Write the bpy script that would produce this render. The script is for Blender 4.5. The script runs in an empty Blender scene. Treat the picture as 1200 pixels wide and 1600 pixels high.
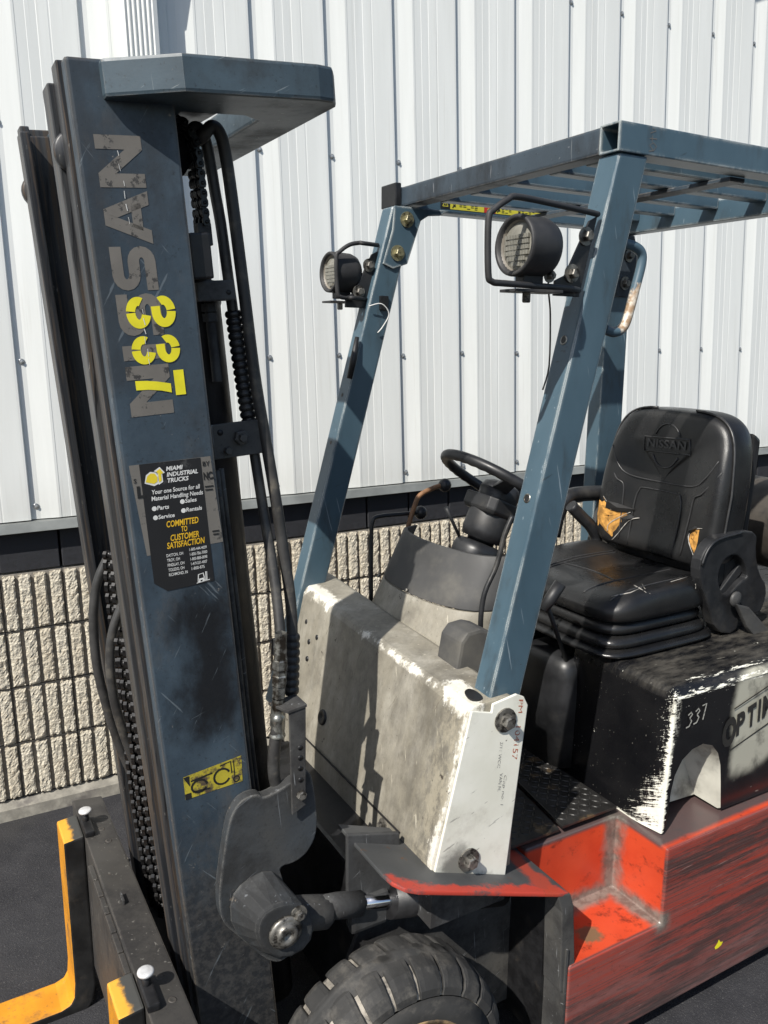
import bpy, bmesh, math, random
from mathutils import Vector, Matrix, Euler
random.seed(7)
C = bpy.context.scene.collection
SC = bpy.context.scene
V3 = Vector

# ------------------------------------------------------------------ frames
# truck axes expressed in the world (the yard falls away from the building, so the truck leans a little)
M3 = Matrix(((0.9994209869655242, 0.03166647406015555, -0.012446896539109381),
             (-0.0310342141355186, 0.9983616353706406, 0.04807206605183701),
             (0.013948776500058241, -0.04765794205227164, 0.9987663151075399))).transposed()
CAM_Z = 1.54
GZ = 1.6532441674930367
TB = V3((1.25, 1.717, -0.085))          # truck base in measured truck coordinates
TRUCK_LOC = M3 @ (TB - V3((0, 0, GZ))) + V3((0, 0, CAM_Z))
DW = 3.05                                # distance of the wall face

# ------------------------------------------------------------------ camera
cam_d = bpy.data.cameras.new('camera'); cam = bpy.data.objects.new('camera', cam_d); C.objects.link(cam)
cam_d.sensor_fit = 'VERTICAL'; cam_d.sensor_height = 24.0
cam_d.lens = 1280.0 / 1600.0 * 24.0
cam_d.clip_start = 0.05; cam_d.clip_end = 2000
RW = ((0.8838563777446855, -0.10354780701066049, 0.45615321459278013),
      (-0.46696538650375824, -0.1385675644957697, 0.8733512225199588),
      (-0.027225563858983347, -0.9849248101926328, -0.17082706735048375))
mx = Matrix.Identity(4)
for i in range(3):
    mx[i][0] = RW[i][0]; mx[i][1] = -RW[i][1]; mx[i][2] = -RW[i][2]
mx.translation = V3((0, 0, CAM_Z))
cam.matrix_world = mx
SC.camera = cam

# ------------------------------------------------------------------ light
SUN_T = V3((0.85, 0.45, -1.0)).normalized()          # travel direction, truck axes
SUN_W = (M3 @ SUN_T).normalized()
sun_d = bpy.data.lights.new('sun', 'SUN'); sun = bpy.data.objects.new('sun', sun_d); C.objects.link(sun)
sun_d.energy = 5.0; sun_d.angle = math.radians(0.53); sun_d.color = (1.0, 0.955, 0.88)
sun.rotation_euler = SUN_W.to_track_quat('-Z', 'Y').to_euler()
sun.location = (-4, -2, 8)
world = bpy.data.worlds.new('World'); SC.world = world; world.use_nodes = True
wn = world.node_tree; wn.nodes.clear()
sky = wn.nodes.new('ShaderNodeTexSky'); sky.sky_type = 'NISHITA'; sky.sun_disc = False
S = -SUN_W
sky.sun_elevation = math.asin(S.z); sky.sun_rotation = math.atan2(S.x, S.y)
sky.air_density = 1.0; sky.dust_density = 1.0; sky.ozone_density = 1.0
bg = wn.nodes.new('ShaderNodeBackground'); bg.inputs['Strength'].default_value = 0.10
wo = wn.nodes.new('ShaderNodeOutputWorld')
wn.links.new(sky.outputs[0], bg.inputs[0]); wn.links.new(bg.outputs[0], wo.inputs[0])
SC.view_settings.view_transform = 'Standard'; SC.view_settings.look = 'None'
SC.view_settings.exposure = 0.38; SC.view_settings.gamma = 1.0; SC.view_settings.use_curve_mapping = False
SC.render.engine = 'CYCLES'

# ------------------------------------------------------------------ material helpers
class NT:
    def __init__(s, name):
        s.m = bpy.data.materials.new(name); s.m.use_nodes = True
        s.t = s.m.node_tree; s.t.nodes.clear()
        s.out = s.n('ShaderNodeOutputMaterial'); s.b = s.n('ShaderNodeBsdfPrincipled')
        s.l(s.b.outputs[0], s.out.inputs[0])
        s.co = s.n('ShaderNodeTexCoord').outputs['Object']
        s.sep = None
    def n(s, t): return s.t.nodes.new(t)
    def l(s, a, b): s.t.links.new(a, b)
    def put(s, sock, v):
        if isinstance(v, bpy.types.NodeSocket): s.l(v, sock)
        else: sock.default_value = v
    def mth(s, op, a, b=0.0, c=None, clamp=False):
        n = s.n('ShaderNodeMath'); n.operation = op; n.use_clamp = clamp
        s.put(n.inputs[0], a); s.put(n.inputs[1], b)
        if c is not None: s.put(n.inputs[2], c)
        return n.outputs[0]
    def vmth(s, op, a, b=None):
        n = s.n('ShaderNodeVectorMath'); n.operation = op
        s.put(n.inputs[0], a)
        if b is not None: s.put(n.inputs[1], b)
        return n
    def axis(s, i):
        if s.sep is None:
            s.sep = s.n('ShaderNodeSeparateXYZ'); s.l(s.co, s.sep.inputs[0])
        return s.sep.outputs[i]
    def noise(s, scale=5.0, sv=(1, 1, 1), detail=4.0, rough=0.6, off=(0, 0, 0), rot=(0, 0, 0), dist=0.0):
        mp = s.n('ShaderNodeMapping')
        if any(rot):                       # turn first, then stretch, so streaks really run at a slant
            m0 = s.n('ShaderNodeMapping'); s.l(s.co, m0.inputs[0]); m0.inputs['Rotation'].default_value = rot; s.l(m0.outputs[0], mp.inputs[0])
        else: s.l(s.co, mp.inputs[0])
        mp.inputs['Scale'].default_value = sv; mp.inputs['Location'].default_value = off
        n = s.n('ShaderNodeTexNoise'); s.l(mp.outputs[0], n.inputs['Vector'])
        n.inputs['Scale'].default_value = scale; n.inputs['Detail'].default_value = detail
        n.inputs['Roughness'].default_value = rough; n.inputs['Distortion'].default_value = dist
        return n.outputs[0]
    def rng(s, v, lo, hi, smooth=True):
        n = s.n('ShaderNodeMapRange'); n.clamp = True
        if smooth: n.interpolation_type = 'SMOOTHSTEP'
        s.put(n.inputs[0], v); n.inputs[1].default_value = lo; n.inputs[2].default_value = hi
        return n.outputs[0]
    def mixc(s, f, a, b):
        n = s.n('ShaderNodeMix'); n.data_type = 'RGBA'
        s.put(n.inputs[0], f)
        s.put(n.inputs[6], a if isinstance(a, bpy.types.NodeSocket) else (*a, 1.0))
        s.put(n.inputs[7], b if isinstance(b, bpy.types.NodeSocket) else (*b, 1.0))
        return n.outputs[2]
    def mixf(s, f, a, b):
        n = s.n('ShaderNodeMix'); n.data_type = 'FLOAT'
        s.put(n.inputs[0], f); s.put(n.inputs[2], a); s.put(n.inputs[3], b)
        return n.outputs[0]
    def segd(s, A, B):
        # distance from the object-space point to the segment A-B (truck coordinates)
        A = V3(A) - TB; B = V3(B) - TB; d = B - A
        ap = s.vmth('SUBTRACT', s.co, tuple(A)).outputs[0]
        t = s.vmth('DOT_PRODUCT', ap, tuple(d / d.length_squared)).outputs[1]
        t = s.mth('MULTIPLY', t, 1.0, clamp=True)
        sc = s.n('ShaderNodeVectorMath'); sc.operation = 'SCALE'
        sc.inputs[0].default_value = tuple(d); s.l(t, sc.inputs['Scale'])
        e = s.vmth('SUBTRACT', ap, sc.outputs[0]).outputs[0]
        return s.vmth('LENGTH', e).outputs[1]
    def edge(s, w=0.006):
        # 1 on convex edges: bevelled normal against true normal
        bv = s.n('ShaderNodeBevel'); bv.samples = 4; bv.inputs['Radius'].default_value = w
        g = s.n('ShaderNodeNewGeometry')
        d = s.vmth('DOT_PRODUCT', bv.outputs[0], g.outputs['True Normal']).outputs[1]
        return s.rng(d, 0.97, 0.80)
    def bump(s, h, strength=0.3, dist=0.002):
        b = s.n('ShaderNodeBump'); b.inputs['Strength'].default_value = strength
        b.inputs['Distance'].default_value = dist; s.put(b.inputs['Height'], h)
        s.l(b.outputs[0], s.b.inputs['Normal'])
    def fin(s, col, rough=0.5, metal=0.0, spec=0.5):
        s.put(s.b.inputs['Base Color'], col if isinstance(col, bpy.types.NodeSocket) else (*col, 1.0))
        s.put(s.b.inputs['Roughness'], rough); s.put(s.b.inputs['Metallic'], metal)
        s.b.inputs['Specular IOR Level'].default_value = spec
        return s.m

def simple(name, col, rough=0.5, metal=0.0, spec=0.5, var=0.35, scale=30.0, bump=0.0, dirt=None, dirt_lo=0.5, dirt_hi=0.68, dscale=9.0, sv=(1, 1, 1)):
    t = NT(name)
    n = t.noise(scale, sv, 4)
    c = t.mixc(t.rng(n, 0.3, 0.7), tuple(x * (1 - var) for x in col), tuple(min(1, x * (1 + var * .6)) for x in col))
    if dirt: c = t.mixc(t.rng(t.noise(dscale, sv, 6, .65, (3, 1, 2)), dirt_lo, dirt_hi), c, dirt)
    r = t.mixf(t.rng(n, .3, .7), max(0, rough - .08), min(1, rough + .1))
    if bump: t.bump(t.noise(scale * 4, sv, 3), bump, .002)
    return t.fin(c, r, metal, spec)

def worn(name, col, grime=(.016, .015, .014), rough=.5, chip=(.16, .13, .10), gl=(.48, .66), gscale=5.0, gsv=(1, 1, 1), chips=(.66, .70),
         scratch=(.3, .31, .32), edgec=None, edgew=.006, scr=.62, bump=.12, rot=(0, .08, 0), fade=None):
    t = NT(name)
    c = t.mixc(t.rng(t.noise(7, (1, 1, 1), 3), .3, .7), tuple(x * .82 for x in col), tuple(x * 1.18 for x in col))
    if fade: c = t.mixc(t.rng(t.noise(2.3, (1, 1, .6), 5, .6, (5, 0, 3)), .45, .7), c, fade)
    g = t.rng(t.noise(gscale, gsv, 7, .68, (1, 2, 3)), gl[0], gl[1])
    c = t.mixc(t.mth('MULTIPLY', g, .85), c, grime)
    fine = t.rng(t.noise(140, (1, 1, 1), 3, .6), .60, .72)
    c = t.mixc(t.mth('MULTIPLY', fine, .5), c, grime)
    s1 = t.rng(t.noise(9, (14, 14, .7), 3, .5, rot=rot), scr + .07, scr + .10)
    s2 = t.rng(t.noise(8, (1.2, 9, 22), 3, .5, rot=(.2, .5, .1), off=(2, 4, 1)), scr + .08, scr + .11)
    sm = t.mth('MULTIPLY', t.mth('MAXIMUM', s1, s2), .55)
    c = t.mixc(sm, c, scratch)
    cm = t.rng(t.noise(26, (1, 1, 1), 6, .72, (9, 9, 1)), chips[0], chips[1])
    c = t.mixc(cm, c, chip)
    if edgec:
        em = t.mth('MULTIPLY', t.edge(edgew), t.rng(t.noise(22, (1, 1, 1), 5, .7, (4, 4, 4)), .38, .58))
        c = t.mixc(em, c, edgec)
    r = t.mixf(g, rough, min(1, rough + .25))
    t.bump(t.mth('ADD', t.mth('MULTIPLY', cm, -.6), t.noise(90, (1, 1, 1), 4)), bump, .002)
    return t.fin(c, r, 0, .5)

MAT = {}
def build_materials():
    # --- building
    t = NT('white_siding')
    c = t.mixc(t.rng(t.noise(3, (5, 1, .35), 5), .35, .7), (.665, .68, .66), (.715, .73, .71))
    c = t.mixc(t.mth('MULTIPLY', t.rng(t.noise(6, (9, 1, .25), 5, .6, (2, 0, 0)), .56, .75), .35), c, (.50, .50, .46))
    c = t.mixc(t.mth('MULTIPLY', t.rng(t.axis(2), 1.25, 1.03), t.mth('MULTIPLY', t.noise(12, (3, 1, .6), 5), .5)), c, (.40, .39, .35))
    t.bump(t.noise(3, (2, 1, .5), 2), .06, .01)
    MAT['siding'] = t.fin(c, .42)
    MAT['trim'] = simple('grey_trim', (.16, .17, .165), .45, var=.2, scale=8)
    MAT['darkblock'] = simple('charcoal_block', (.016, .017, .021), .8, var=.35, scale=60, bump=.25)
    t = NT('split_face')
    big = t.noise(16, (1, 1, 1), 4); fine = t.noise(120, (1, 1, 1), 4, .7); mid = t.noise(45, (1, 1, 1), 5, .65, (3, 3, 3))
    c = t.mixc(t.rng(big, .3, .7), (.54, .49, .39), (.66, .61, .50))
    c = t.mixc(t.rng(mid, .54, .66), c, (.36, .31, .235))
    c = t.mixc(t.rng(fine, .56, .66), c, (.78, .73, .62))
    c = t.mixc(t.rng(t.noise(85, (1, 1, 1), 4, .75, (1, 8, 2)), .60, .66), c, (.24, .20, .15))
    c = t.mixc(t.rng(t.noise(170, (1, 1, 1), 2, .5, (7, 1, 1)), .66, .70), c, (.13, .11, .09))
    oi = t.n('ShaderNodeObjectInfo'); c = t.mixc(t.mth('MULTIPLY', t.rng(oi.outputs['Random'], 0, 1, False), .38), c, (.40, .34, .245))
    t.bump(t.mth('ADD', t.mth('MULTIPLY', mid, 1.3), t.mth('MULTIPLY', fine, 1.0)), 1.0, .007)
    MAT['rib'] = t.fin(c, .9, 0, .2)
    MAT['blockbase'] = simple('block_groove', (.24, .22, .19), .9, var=.25, scale=40, bump=.4)
    MAT['ledge'] = simple('concrete_ledge', (.25, .235, .20), .9, var=.3, scale=25, bump=.5, dirt=(.12, .11, .10), dscale=8)
    MAT['screw'] = simple('screw_zinc', (.45, .46, .46), .35, .7)
    # --- ground
    t = NT('asphalt')
    f = t.noise(160, (1, 1, 1), 3, .6); m = t.noise(9, (1, 1, 1), 6, .6); p = t.noise(420, (1, 1, 1), 2, .5, (4, 4, 4))
    c = t.mixc(t.rng(m, .3, .72), (.021, .0212, .0245), (.033, .033, .0365))
    c = t.mixc(t.rng(f, .58, .72), c, (.048, .048, .05))
    c = t.mixc(t.rng(p, .63, .71), c, (.12, .117, .112))
    c = t.mixc(t.mth('MULTIPLY', t.rng(t.noise(2.4, (1, 1, 1), 5, .6, (3, 1, 0)), .52, .72), .5), c, (.045, .043, .041))
    t.bump(t.mth('ADD', f, t.mth('MULTIPLY', p, .6)), .8, .004)
    MAT['asphalt'] = t.fin(c, .85, 0, .25)
    # --- truck
    t = NT('guard_blue_paint')
    c = t.mixc(t.rng(t.noise(5, (1, 1, .5), 4), .3, .7), (.044, .080, .107), (.062, .106, .138))
    c = t.mixc(t.mth('MULTIPLY', t.rng(t.noise(7, (2, 2, .6), 7, .7, (2, 5, 1)), .5, .72), .6), c, (.030, .034, .036))
    s1 = t.rng(t.noise(6, (1.5, 4, 16), 3, .5, rot=(.1, .3, .2)), .70, .73)
    c = t.mixc(t.mth('MULTIPLY', s1, .5), c, (.02, .025, .03))
    s2 = t.rng(t.noise(8, (16, 16, .8), 3, .5, rot=(0, .24, 0), off=(3, 1, 1)), .70, .73)
    c = t.mixc(t.mth('MULTIPLY', s2, .5), c, (.30, .36, .40))
    c = t.mixc(t.rng(t.noise(40, (1, 1, 1), 5, .7, (6, 6, 1)), .70, .73), c, (.035, .03, .028))
    em = t.mth('MULTIPLY', t.edge(.011), t.rng(t.noise(11, (1, 1, .35), 6, .72, (4, 4, 4)), .38, .56))
    c = t.mixc(em, c, (.56, .57, .53))
    MAT['blue'] = t.fin(c, t.mixf(em, .38, .5))
    t.bump(t.noise(60, (1, 1, 1), 3), .05, .002)
    MAT['mast'] = worn('mast_paint', (.036, .052, .068), (.010, .010, .011), .48, (.11, .10, .09), (.44, .66), 2.2, (1.4, 1.4, .7), (.69, .73), (.22, .23, .24), (.17, .15, .13), .007)
    MAT['tie'] = worn('tie_plate_paint', (.044, .068, .086), (.012, .012, .012), .48, (.12, .11, .10), (.46, .70), 3, (1.2, 1.2, 1), (.68, .72), (.22, .25, .26), (.20, .20, .19), .006)
    t = NT('mast_web_paint')
    c = t.mixc(t.rng(t.noise(4, (1, 1, .5), 7, .65), .34, .66), (.027, .041, .056), (.054, .079, .103))
    dst = t.rng(t.noise(5.5, (1.2, 1.2, .5), 8, .75, (7, 2, 3)), .50, .70)
    c = t.mixc(t.mth('MULTIPLY', dst, .55), c, (.085, .080, .074))
    g = t.rng(t.noise(3.2, (1.2, 1.2, .8), 8, .72, (1, 2, 3)), .50, .70)
    c = t.mixc(t.mth('MULTIPLY', g, .62), c, (.014, .016, .019))
    spk = t.rng(t.noise(120, (1, 1, 1), 4, .7, (3, 3, 1)), .60, .70)
    c = t.mixc(t.mth('MULTIPLY', spk, .55), c, (.014, .014, .014))
    # grease along the top front edge, oil-black soot below the stickers, caked dirt at the foot
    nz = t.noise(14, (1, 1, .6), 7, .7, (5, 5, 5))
    tp = t.segd((.262, 1.42, 2.06), (.300, 1.42, 1.60))
    tpm = t.rng(t.mth('ADD', tp, t.mth('MULTIPLY', t.mth('SUBTRACT', nz, .5), .12)), .045, .0)
    c = t.mixc(t.mth('MULTIPLY', tpm, .5), c, (.022, .021, .021))
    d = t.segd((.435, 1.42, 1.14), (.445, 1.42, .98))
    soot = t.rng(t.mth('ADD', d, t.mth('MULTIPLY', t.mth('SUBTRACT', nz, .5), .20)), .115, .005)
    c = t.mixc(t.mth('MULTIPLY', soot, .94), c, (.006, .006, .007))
    foot = t.mth('MULTIPLY', t.rng(t.mth('ADD', t.axis(2), t.mth('MULTIPLY', t.mth('SUBTRACT', nz, .5), .5)), .92, .50), .9)
    c = t.mixc(foot, c, t.mixc(t.rng(t.noise(60, (1, 1, 1), 5, .7), .4, .62), (.018, .018, .019), (.044, .042, .040)))
    s1 = t.rng(t.noise(7, (12, 12, .9), 4, .6, rot=(0, -.5, 0)), .655, .69)
    s2 = t.rng(t.noise(7, (14, 14, .9), 4, .6, rot=(0, .7, 0), off=(1, 3, 2)), .66, .695)
    s3 = t.rng(t.noise(6, (.9, 14, 16), 4, .6, rot=(0, .35, 0), off=(5, 3, 2)), .69, .72)
    c = t.mixc(t.mth('MULTIPLY', t.mth('MAXIMUM', t.mth('MAXIMUM', s1, s2), s3), .42), c, (.17, .20, .22))
    cm = t.rng(t.noise(40, (1, 1, 1), 7, .78, (9, 9, 1)), .645, .68)
    c = t.mixc(cm, c, (.19, .175, .155))
    em = t.mth('MULTIPLY', t.edge(.011), t.rng(t.noise(18, (1, 1, .3), 5, .7, (4, 4, 4)), .32, .55))
    c = t.mixc(em, c, (.135, .112, .085))
    t.bump(t.mth('ADD', t.noise(70, (1, 1, 1), 4), t.mth('MULTIPLY', foot, t.mth('MULTIPLY', t.noise(150, (1, 1, 1), 4, .7), 1.5))), .22, .002)
    MAT['web'] = t.fin(c, t.mixf(g, .42, .6))
    t = NT('rail_worn_steel')
    sA = t.noise(5, (9, 9, .22), 6, .7, (1, 2, 3), rot=(0, .08, 0)); sB = t.noise(9, (12, 12, .3), 6, .7, (4, 2, 3), rot=(0, .08, 0))
    c = t.mixc(t.rng(sA, .38, .62), (.018, .020, .024), (.060, .060, .060))
    c = t.mixc(t.rng(sB, .50, .62), c, (.085, .062, .044))
    c = t.mixc(t.rng(t.noise(7, (12, 12, .5), 5, .7, (8, 1, 1)), .58, .66), c, (.010, .010, .011))
    c = t.mixc(t.rng(t.noise(50, (3, 3, .6), 4, .7), .66, .72), c, (.20, .19, .17))
    t.bump(sB, .15, .002)
    MAT['rail'] = t.fin(c, .42, .15)
    MAT['rail_old'] = worn('rail_flat_steel', (.060, .050, .042), (.012, .011, .011), .45, (.16, .12, .09), (.44, .64), 4, (6, 6, .35), (.68, .72), (.26, .23, .19), (.22, .19, .15), .004)
    MAT['grease'] = simple('greasy_black_steel', (.010, .010, .011), .48, var=.4, scale=22, bump=.15, dirt=(.035, .030, .025), dirt_lo=.58, dirt_hi=.74)
    MAT['chain'] = simple('greased_chain', (.008, .0075, .0075), .36, .2, var=.4, scale=60, dirt=(.040, .030, .022), dirt_lo=.58, dirt_hi=.70)
    MAT['hose'] = simple('rubber_hose', (.034, .033, .032), .5, var=.3, scale=25, dirt=(.095, .086, .070), dirt_lo=.5, dirt_hi=.66, dscale=14)
    MAT['greysteel'] = worn('dusty_grey_steel', (.046, .047, .048), (.014, .013, .013), .6, (.13, .10, .07), (.42, .62), 6, bump=.35, fade=(.078, .074, .066))
    MAT['zinc'] = simple('zinc_fitting', (.36, .36, .33), .35, .8, var=.3, scale=40, dirt=(.06, .05, .04), dirt_lo=.45, dirt_hi=.6, dscale=30)
    MAT['bolt'] = simple('dull_bolt', (.20, .19, .17), .4, .6, var=.35, scale=60, dirt=(.03, .027, .024), dirt_lo=.48, dirt_hi=.62, dscale=60)
    MAT['brassbolt'] = simple('yellow_zinc_bolt', (.36, .33, .20), .35, .7, var=.3, scale=60, dirt=(.05, .045, .035), dirt_lo=.5, dirt_hi=.65, dscale=60)
    MAT['chrome'] = simple('chrome_rod', (.62, .63, .65), .12, 1.0, var=.08)
    MAT['knob'] = simple('brushed_pin_cap', (.62, .62, .62), .4, .35, var=.12, scale=120)
    MAT['black'] = simple('black_paint', (.014, .0145, .016), .45, var=.4, scale=14, dirt=(.05, .046, .040), dirt_lo=.54, dirt_hi=.74, dscale=11)
    MAT['blackplastic'] = simple('black_plastic', (.015, .0155, .017), .42, var=.3, scale=14, dirt=(.06, .056, .05), dirt_lo=.52, dirt_hi=.78, dscale=6)
    MAT['greyplastic'] = simple('grey_plastic', (.050, .050, .050), .62, var=.22, scale=7, dirt=(.105, .100, .088), dirt_lo=.46, dirt_hi=.74, dscale=5)
    # white cowl paint under a film of dirt, clean and chipped along its folded edges
    t = NT('dirty_white_cowl')
    c = t.mixc(t.rng(t.noise(6, (1, 1, 1), 4), .3, .7), (.60, .57, .50), (.70, .68, .61))
    film = t.rng(t.mth('ADD', t.mth('MULTIPLY', t.noise(4.2, (1, 1, .45), 9, .74, (2, 1, 4)), .7), t.mth('MULTIPLY', t.noise(24, (1, 1, .3), 7, .75, (2, 3, 4)), .3)), .24, .58)
    nz = t.noise(18, (1, 1, 1), 7, .74, (1, 7, 3)); nz2 = t.noise(34, (1, 1, .6), 7, .75, (4, 7, 3))
    e2 = t.segd((.94, 1.275, .91), (.847, 1.275, .54)); e1 = t.mth('ADD', t.segd((.934, 1.275, .908), (.930, 1.75, .930)), .006)
    e4 = t.mth('SUBTRACT', t.segd((.945, 1.30, .912), (.96, 1.36, .916)), .022); e5 = t.mth('SUBTRACT', t.segd((.95, 1.95, .94), (.96, 2.14, .95)), .012)
    em = t.mth('MINIMUM', t.mth('MINIMUM', e1, e2), t.mth('MINIMUM', e4, e5))
    ed = t.rng(t.mth('ADD', em, t.mth('MULTIPLY', t.mth('SUBTRACT', nz2, .5), .085)), .004, .016)
    film = t.mth('MULTIPLY', t.mixf(.55, film, 1.0), ed)
    film = t.mth('MULTIPLY', film, .97)
    c = t.mixc(film, c, t.mixc(t.rng(t.mth('ADD', t.mth('MULTIPLY', nz, .5), t.mth('MULTIPLY', t.noise(3.6, (1, 1, .5), 6, .6, (3, 3, 3)), .5)), .38, .62), (.108, .098, .078), (.215, .197, .156)))
    near = t.mth('MULTIPLY', t.rng(e2, .16, .02), t.rng(nz2, .42, .60))
    c = t.mixc(t.mth('MULTIPLY', near, .55), c, (.40, .36, .27))
    st = t.rng(t.noise(10, (9, 9, .9), 4, .6, (1, 1, 8)), .58, .70)
    c = t.mixc(t.mth('MULTIPLY', st, .22), c, (.34, .31, .24))
    sc = t.rng(t.noise(16, (3, 3, 1), 6, .75, (8, 2, 2), dist=.6), .655, .69)
    low = t.rng(t.segd((.86, 1.31, .62), (.86, 1.55, .56)), .17, .02)
    c = t.mixc(t.mth('MULTIPLY', sc, t.mth('ADD', t.mth('MULTIPLY', low, .9), .15)), c, (.66, .63, .54))
    for o3, r3, col3 in (((3, 7, 1), (.5, 0, 0), (.52, .48, .39)), ((8, 2, 5), (-.4, 0, 0), (.10, .085, .065)), ((1, 5, 9), (.15, 0, 0), (.09, .078, .06))):
        sx = t.rng(t.noise(8, (6, 13, .8), 4, .62, o3, r3), .665, .70)
        c = t.mixc(t.mth('MULTIPLY', sx, .6), c, col3)
    dk = t.rng(t.noise(38, (1, 1, 1), 6, .75, (5, 1, 1)), .64, .69)
    c = t.mixc(dk, c, (.06, .05, .04))
    spk = t.rng(t.noise(150, (1, 1, 1), 4, .7, (3, 3, 1)), .60, .70)
    c = t.mixc(t.mth('MULTIPLY', spk, .45), c, (.09, .078, .06))
    t.bump(t.mth('ADD', t.noise(50, (1, 1, 1), 4), t.mth('MULTIPLY', film, -.6)), .12, .002)
    MAT['cowl'] = t.fin(c, .55)
    t = NT('white_plate_paint')
    c = t.mixc(t.rng(t.noise(6, (1, 1, 1), 5), .3, .7), (.66, .65, .56), (.77, .76, .68))
    c = t.mixc(t.mth('MULTIPLY', t.rng(t.noise(9, (1, 1, 1), 6, .7, (3, 3, 3)), .52, .74), .45), c, (.36, .33, .27))
    s1 = t.rng(t.noise(7, (2, 4, 13), 4, .6, rot=(.1, .35, .2)), .66, .69)
    c = t.mixc(t.mth('MULTIPLY', s1, .6), c, (.20, .19, .17))
    bd = t.rng(t.mth('ADD', t.segd((.91, 1.272, .565), (.91, 1.272, .50)), t.mth('MULTIPLY', t.mth('SUBTRACT', t.noise(26, (1, 1, 1), 5), .5), .08)), .06, .012)
    c = t.mixc(t.mth('MULTIPLY', bd, .8), c, (.06, .056, .05))
    bd = t.rng(t.mth('ADD', t.segd((.86, 1.272, .525), (1.03, 1.272, .475)), t.mth('MULTIPLY', t.mth('SUBTRACT', t.noise(22, (1, 1, 1), 5), .5), .07)), .03, .004)
    c = t.mixc(t.mth('MULTIPLY', bd, .85), c, (.07, .065, .06))
    dk = t.rng(t.noise(34, (1, 1, 1), 5, .7, (5, 1, 1)), .68, .72)
    c = t.mixc(dk, c, (.07, .06, .05))
    MAT['plate'] = t.fin(c, .5)
    # black hood over white base coat, peeled at corner and edges
    t = NT('peeling_black_hood')
    blk = t.mixc(t.rng(t.noise(5, (1, 1, 1), 5), .35, .7), (.0048, .0050, .0060), (.0105, .0105, .0112))
    top = t.rng(t.axis(2), .80 + .085, .83 + .085)
    dust = t.mth('MULTIPLY', t.mth('MULTIPLY', top,  t.rng(t.noise(7, (1, 3, 1), 6, .7, (1, 1, 1)), .38, .68)), .7)
    blk = t.mixc(dust, blk, (.085, .078, .066))
    nz = t.noise(30, (1.2, 1.2, 4.5), 6, .72, (4, 4, 4)); nb = t.noise(9, (1, 1, 1), 5, .6, (1, 2, 2))
    cor = t.segd((1.515, 1.238, .80), (1.50, 1.238, .465))
    pe1 = t.rng(t.mth('ADD', cor, t.mth('MULTIPLY', t.mth('SUBTRACT', nz, .5), .040)), .0115, .008)
    fing = t.mth('ADD', t.mth('MULTIPLY', t.noise(15, (1, .30, 8), 7, .78, (6, 1, 4), (.42, 0, 0)), .6), t.mth('MULTIPLY', t.noise(44, (1, .30, 7), 6, .75, (3, 3, 4), (.42, 0, 0)), .4)); dust2 = t.mth('ADD', t.mth('MULTIPLY', t.noise(90, (1, .35, 4), 5, .75, (2, 6, 4), (.42, 0, 0)), .6), t.mth('MULTIPLY', t.noise(110, (1, 1, .35), 5, .75, (5, 2, 4)), .4))
    wz = t.mth('ADD', t.mth('MULTIPLY', t.rng(t.axis(2), .655 + .085, .49 + .085), .120), .004)
    dy = t.mth('SUBTRACT', t.axis(1), 1.236 - 1.717)
    reach = t.mth('MULTIPLY', wz, t.mth('ADD', t.mth('MULTIPLY', t.rng(fing, .40, .72, False), 1.5), .04))
    frontm = t.mth('MULTIPLY', t.rng(t.axis(0), 1.545 - 1.25, 1.530 - 1.25), t.rng(dy, .0015, .004))
    pe2 = t.mth('MULTIPLY', t.rng(t.mth('ADD', t.mth('SUBTRACT', reach, dy), t.mth('MULTIPLY', t.mth('SUBTRACT', dust2, .50), .34)), -.002, .008), frontm)
    bt = t.segd((1.50, 1.24, .462), (1.50, 1.60, .432))
    pe3 = t.rng(t.mth('ADD', bt, t.mth('MULTIPLY', t.mth('SUBTRACT', nz, .5), .03)), .009, .005)
    tp = t.mth('MINIMUM', t.segd((1.53, 1.242, .815), (1.95, 1.242, .815)), t.segd((1.60, 1.275, .829), (1.95, 1.265, .829)))
    n3 = t.noise(26, (1, 5, 5), 6, .75, (8, 8, 1))
    pe4 = t.rng(t.mth('ADD', tp, t.mth('MULTIPLY', t.mth('SUBTRACT', n3, .5), .085)), .004, -.002)
    sp = t.mth('MULTIPLY', t.rng(t.noise(60, (1, 1, 1), 4, .7, (3, 2, 1)), .70, .72), t.rng(nb, .48, .58))
    pe = t.mth('MAXIMUM', t.mth('MAXIMUM', pe1, pe2), t.mth('MAXIMUM', t.mth('MAXIMUM', pe3, pe4), sp))
    # worn-through panel behind the lettering on the side face
    sd = t.rng(t.axis(1), 1.262 - 1.717, 1.250 - 1.717)
    pan = t.mth('MULTIPLY', t.rng(t.mth('ADD', t.axis(0), t.mth('MULTIPLY', t.mth('SUBTRACT', nb, .5), .04)), 1.725 - 1.25, 1.755 - 1.25), t.rng(t.mth('ADD', t.axis(2), t.mth('MULTIPLY', t.mth('SUBTRACT', nb, .5), .07)), .535 + .085, .575 + .085))
    pan = t.mth('MULTIPLY', t.mth('MULTIPLY', pan, sd), t.rng(t.mth('ADD', t.segd((1.74, 1.24, .64), (1.90, 1.24, .735)), t.mth('MULTIPLY', t.mth('MULTIPLY', t.rng(t.axis(2), .82, .6), 1), .0)), .16, .12))
    smut = t.rng(t.noise(9, (1, 1, 1), 5, .6, (7, 3, 1)), .44, .62)
    white = t.mixc(t.rng(t.noise(14, (1, 1, 1), 5), .3, .7), (.66, .65, .56), (.80, .79, .70))
    panc = t.mixc(t.mth('MULTIPLY', smut, .8), (.38, .37, .305), (.040, .038, .034))
    c = t.mixc(pan, blk, panc)
    c = t.mixc(pe, c, white)
    scr = t.rng(t.noise(9, (1.5, 14, 14), 3, .5, rot=(0, .1, .15)), .71, .73)
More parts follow.
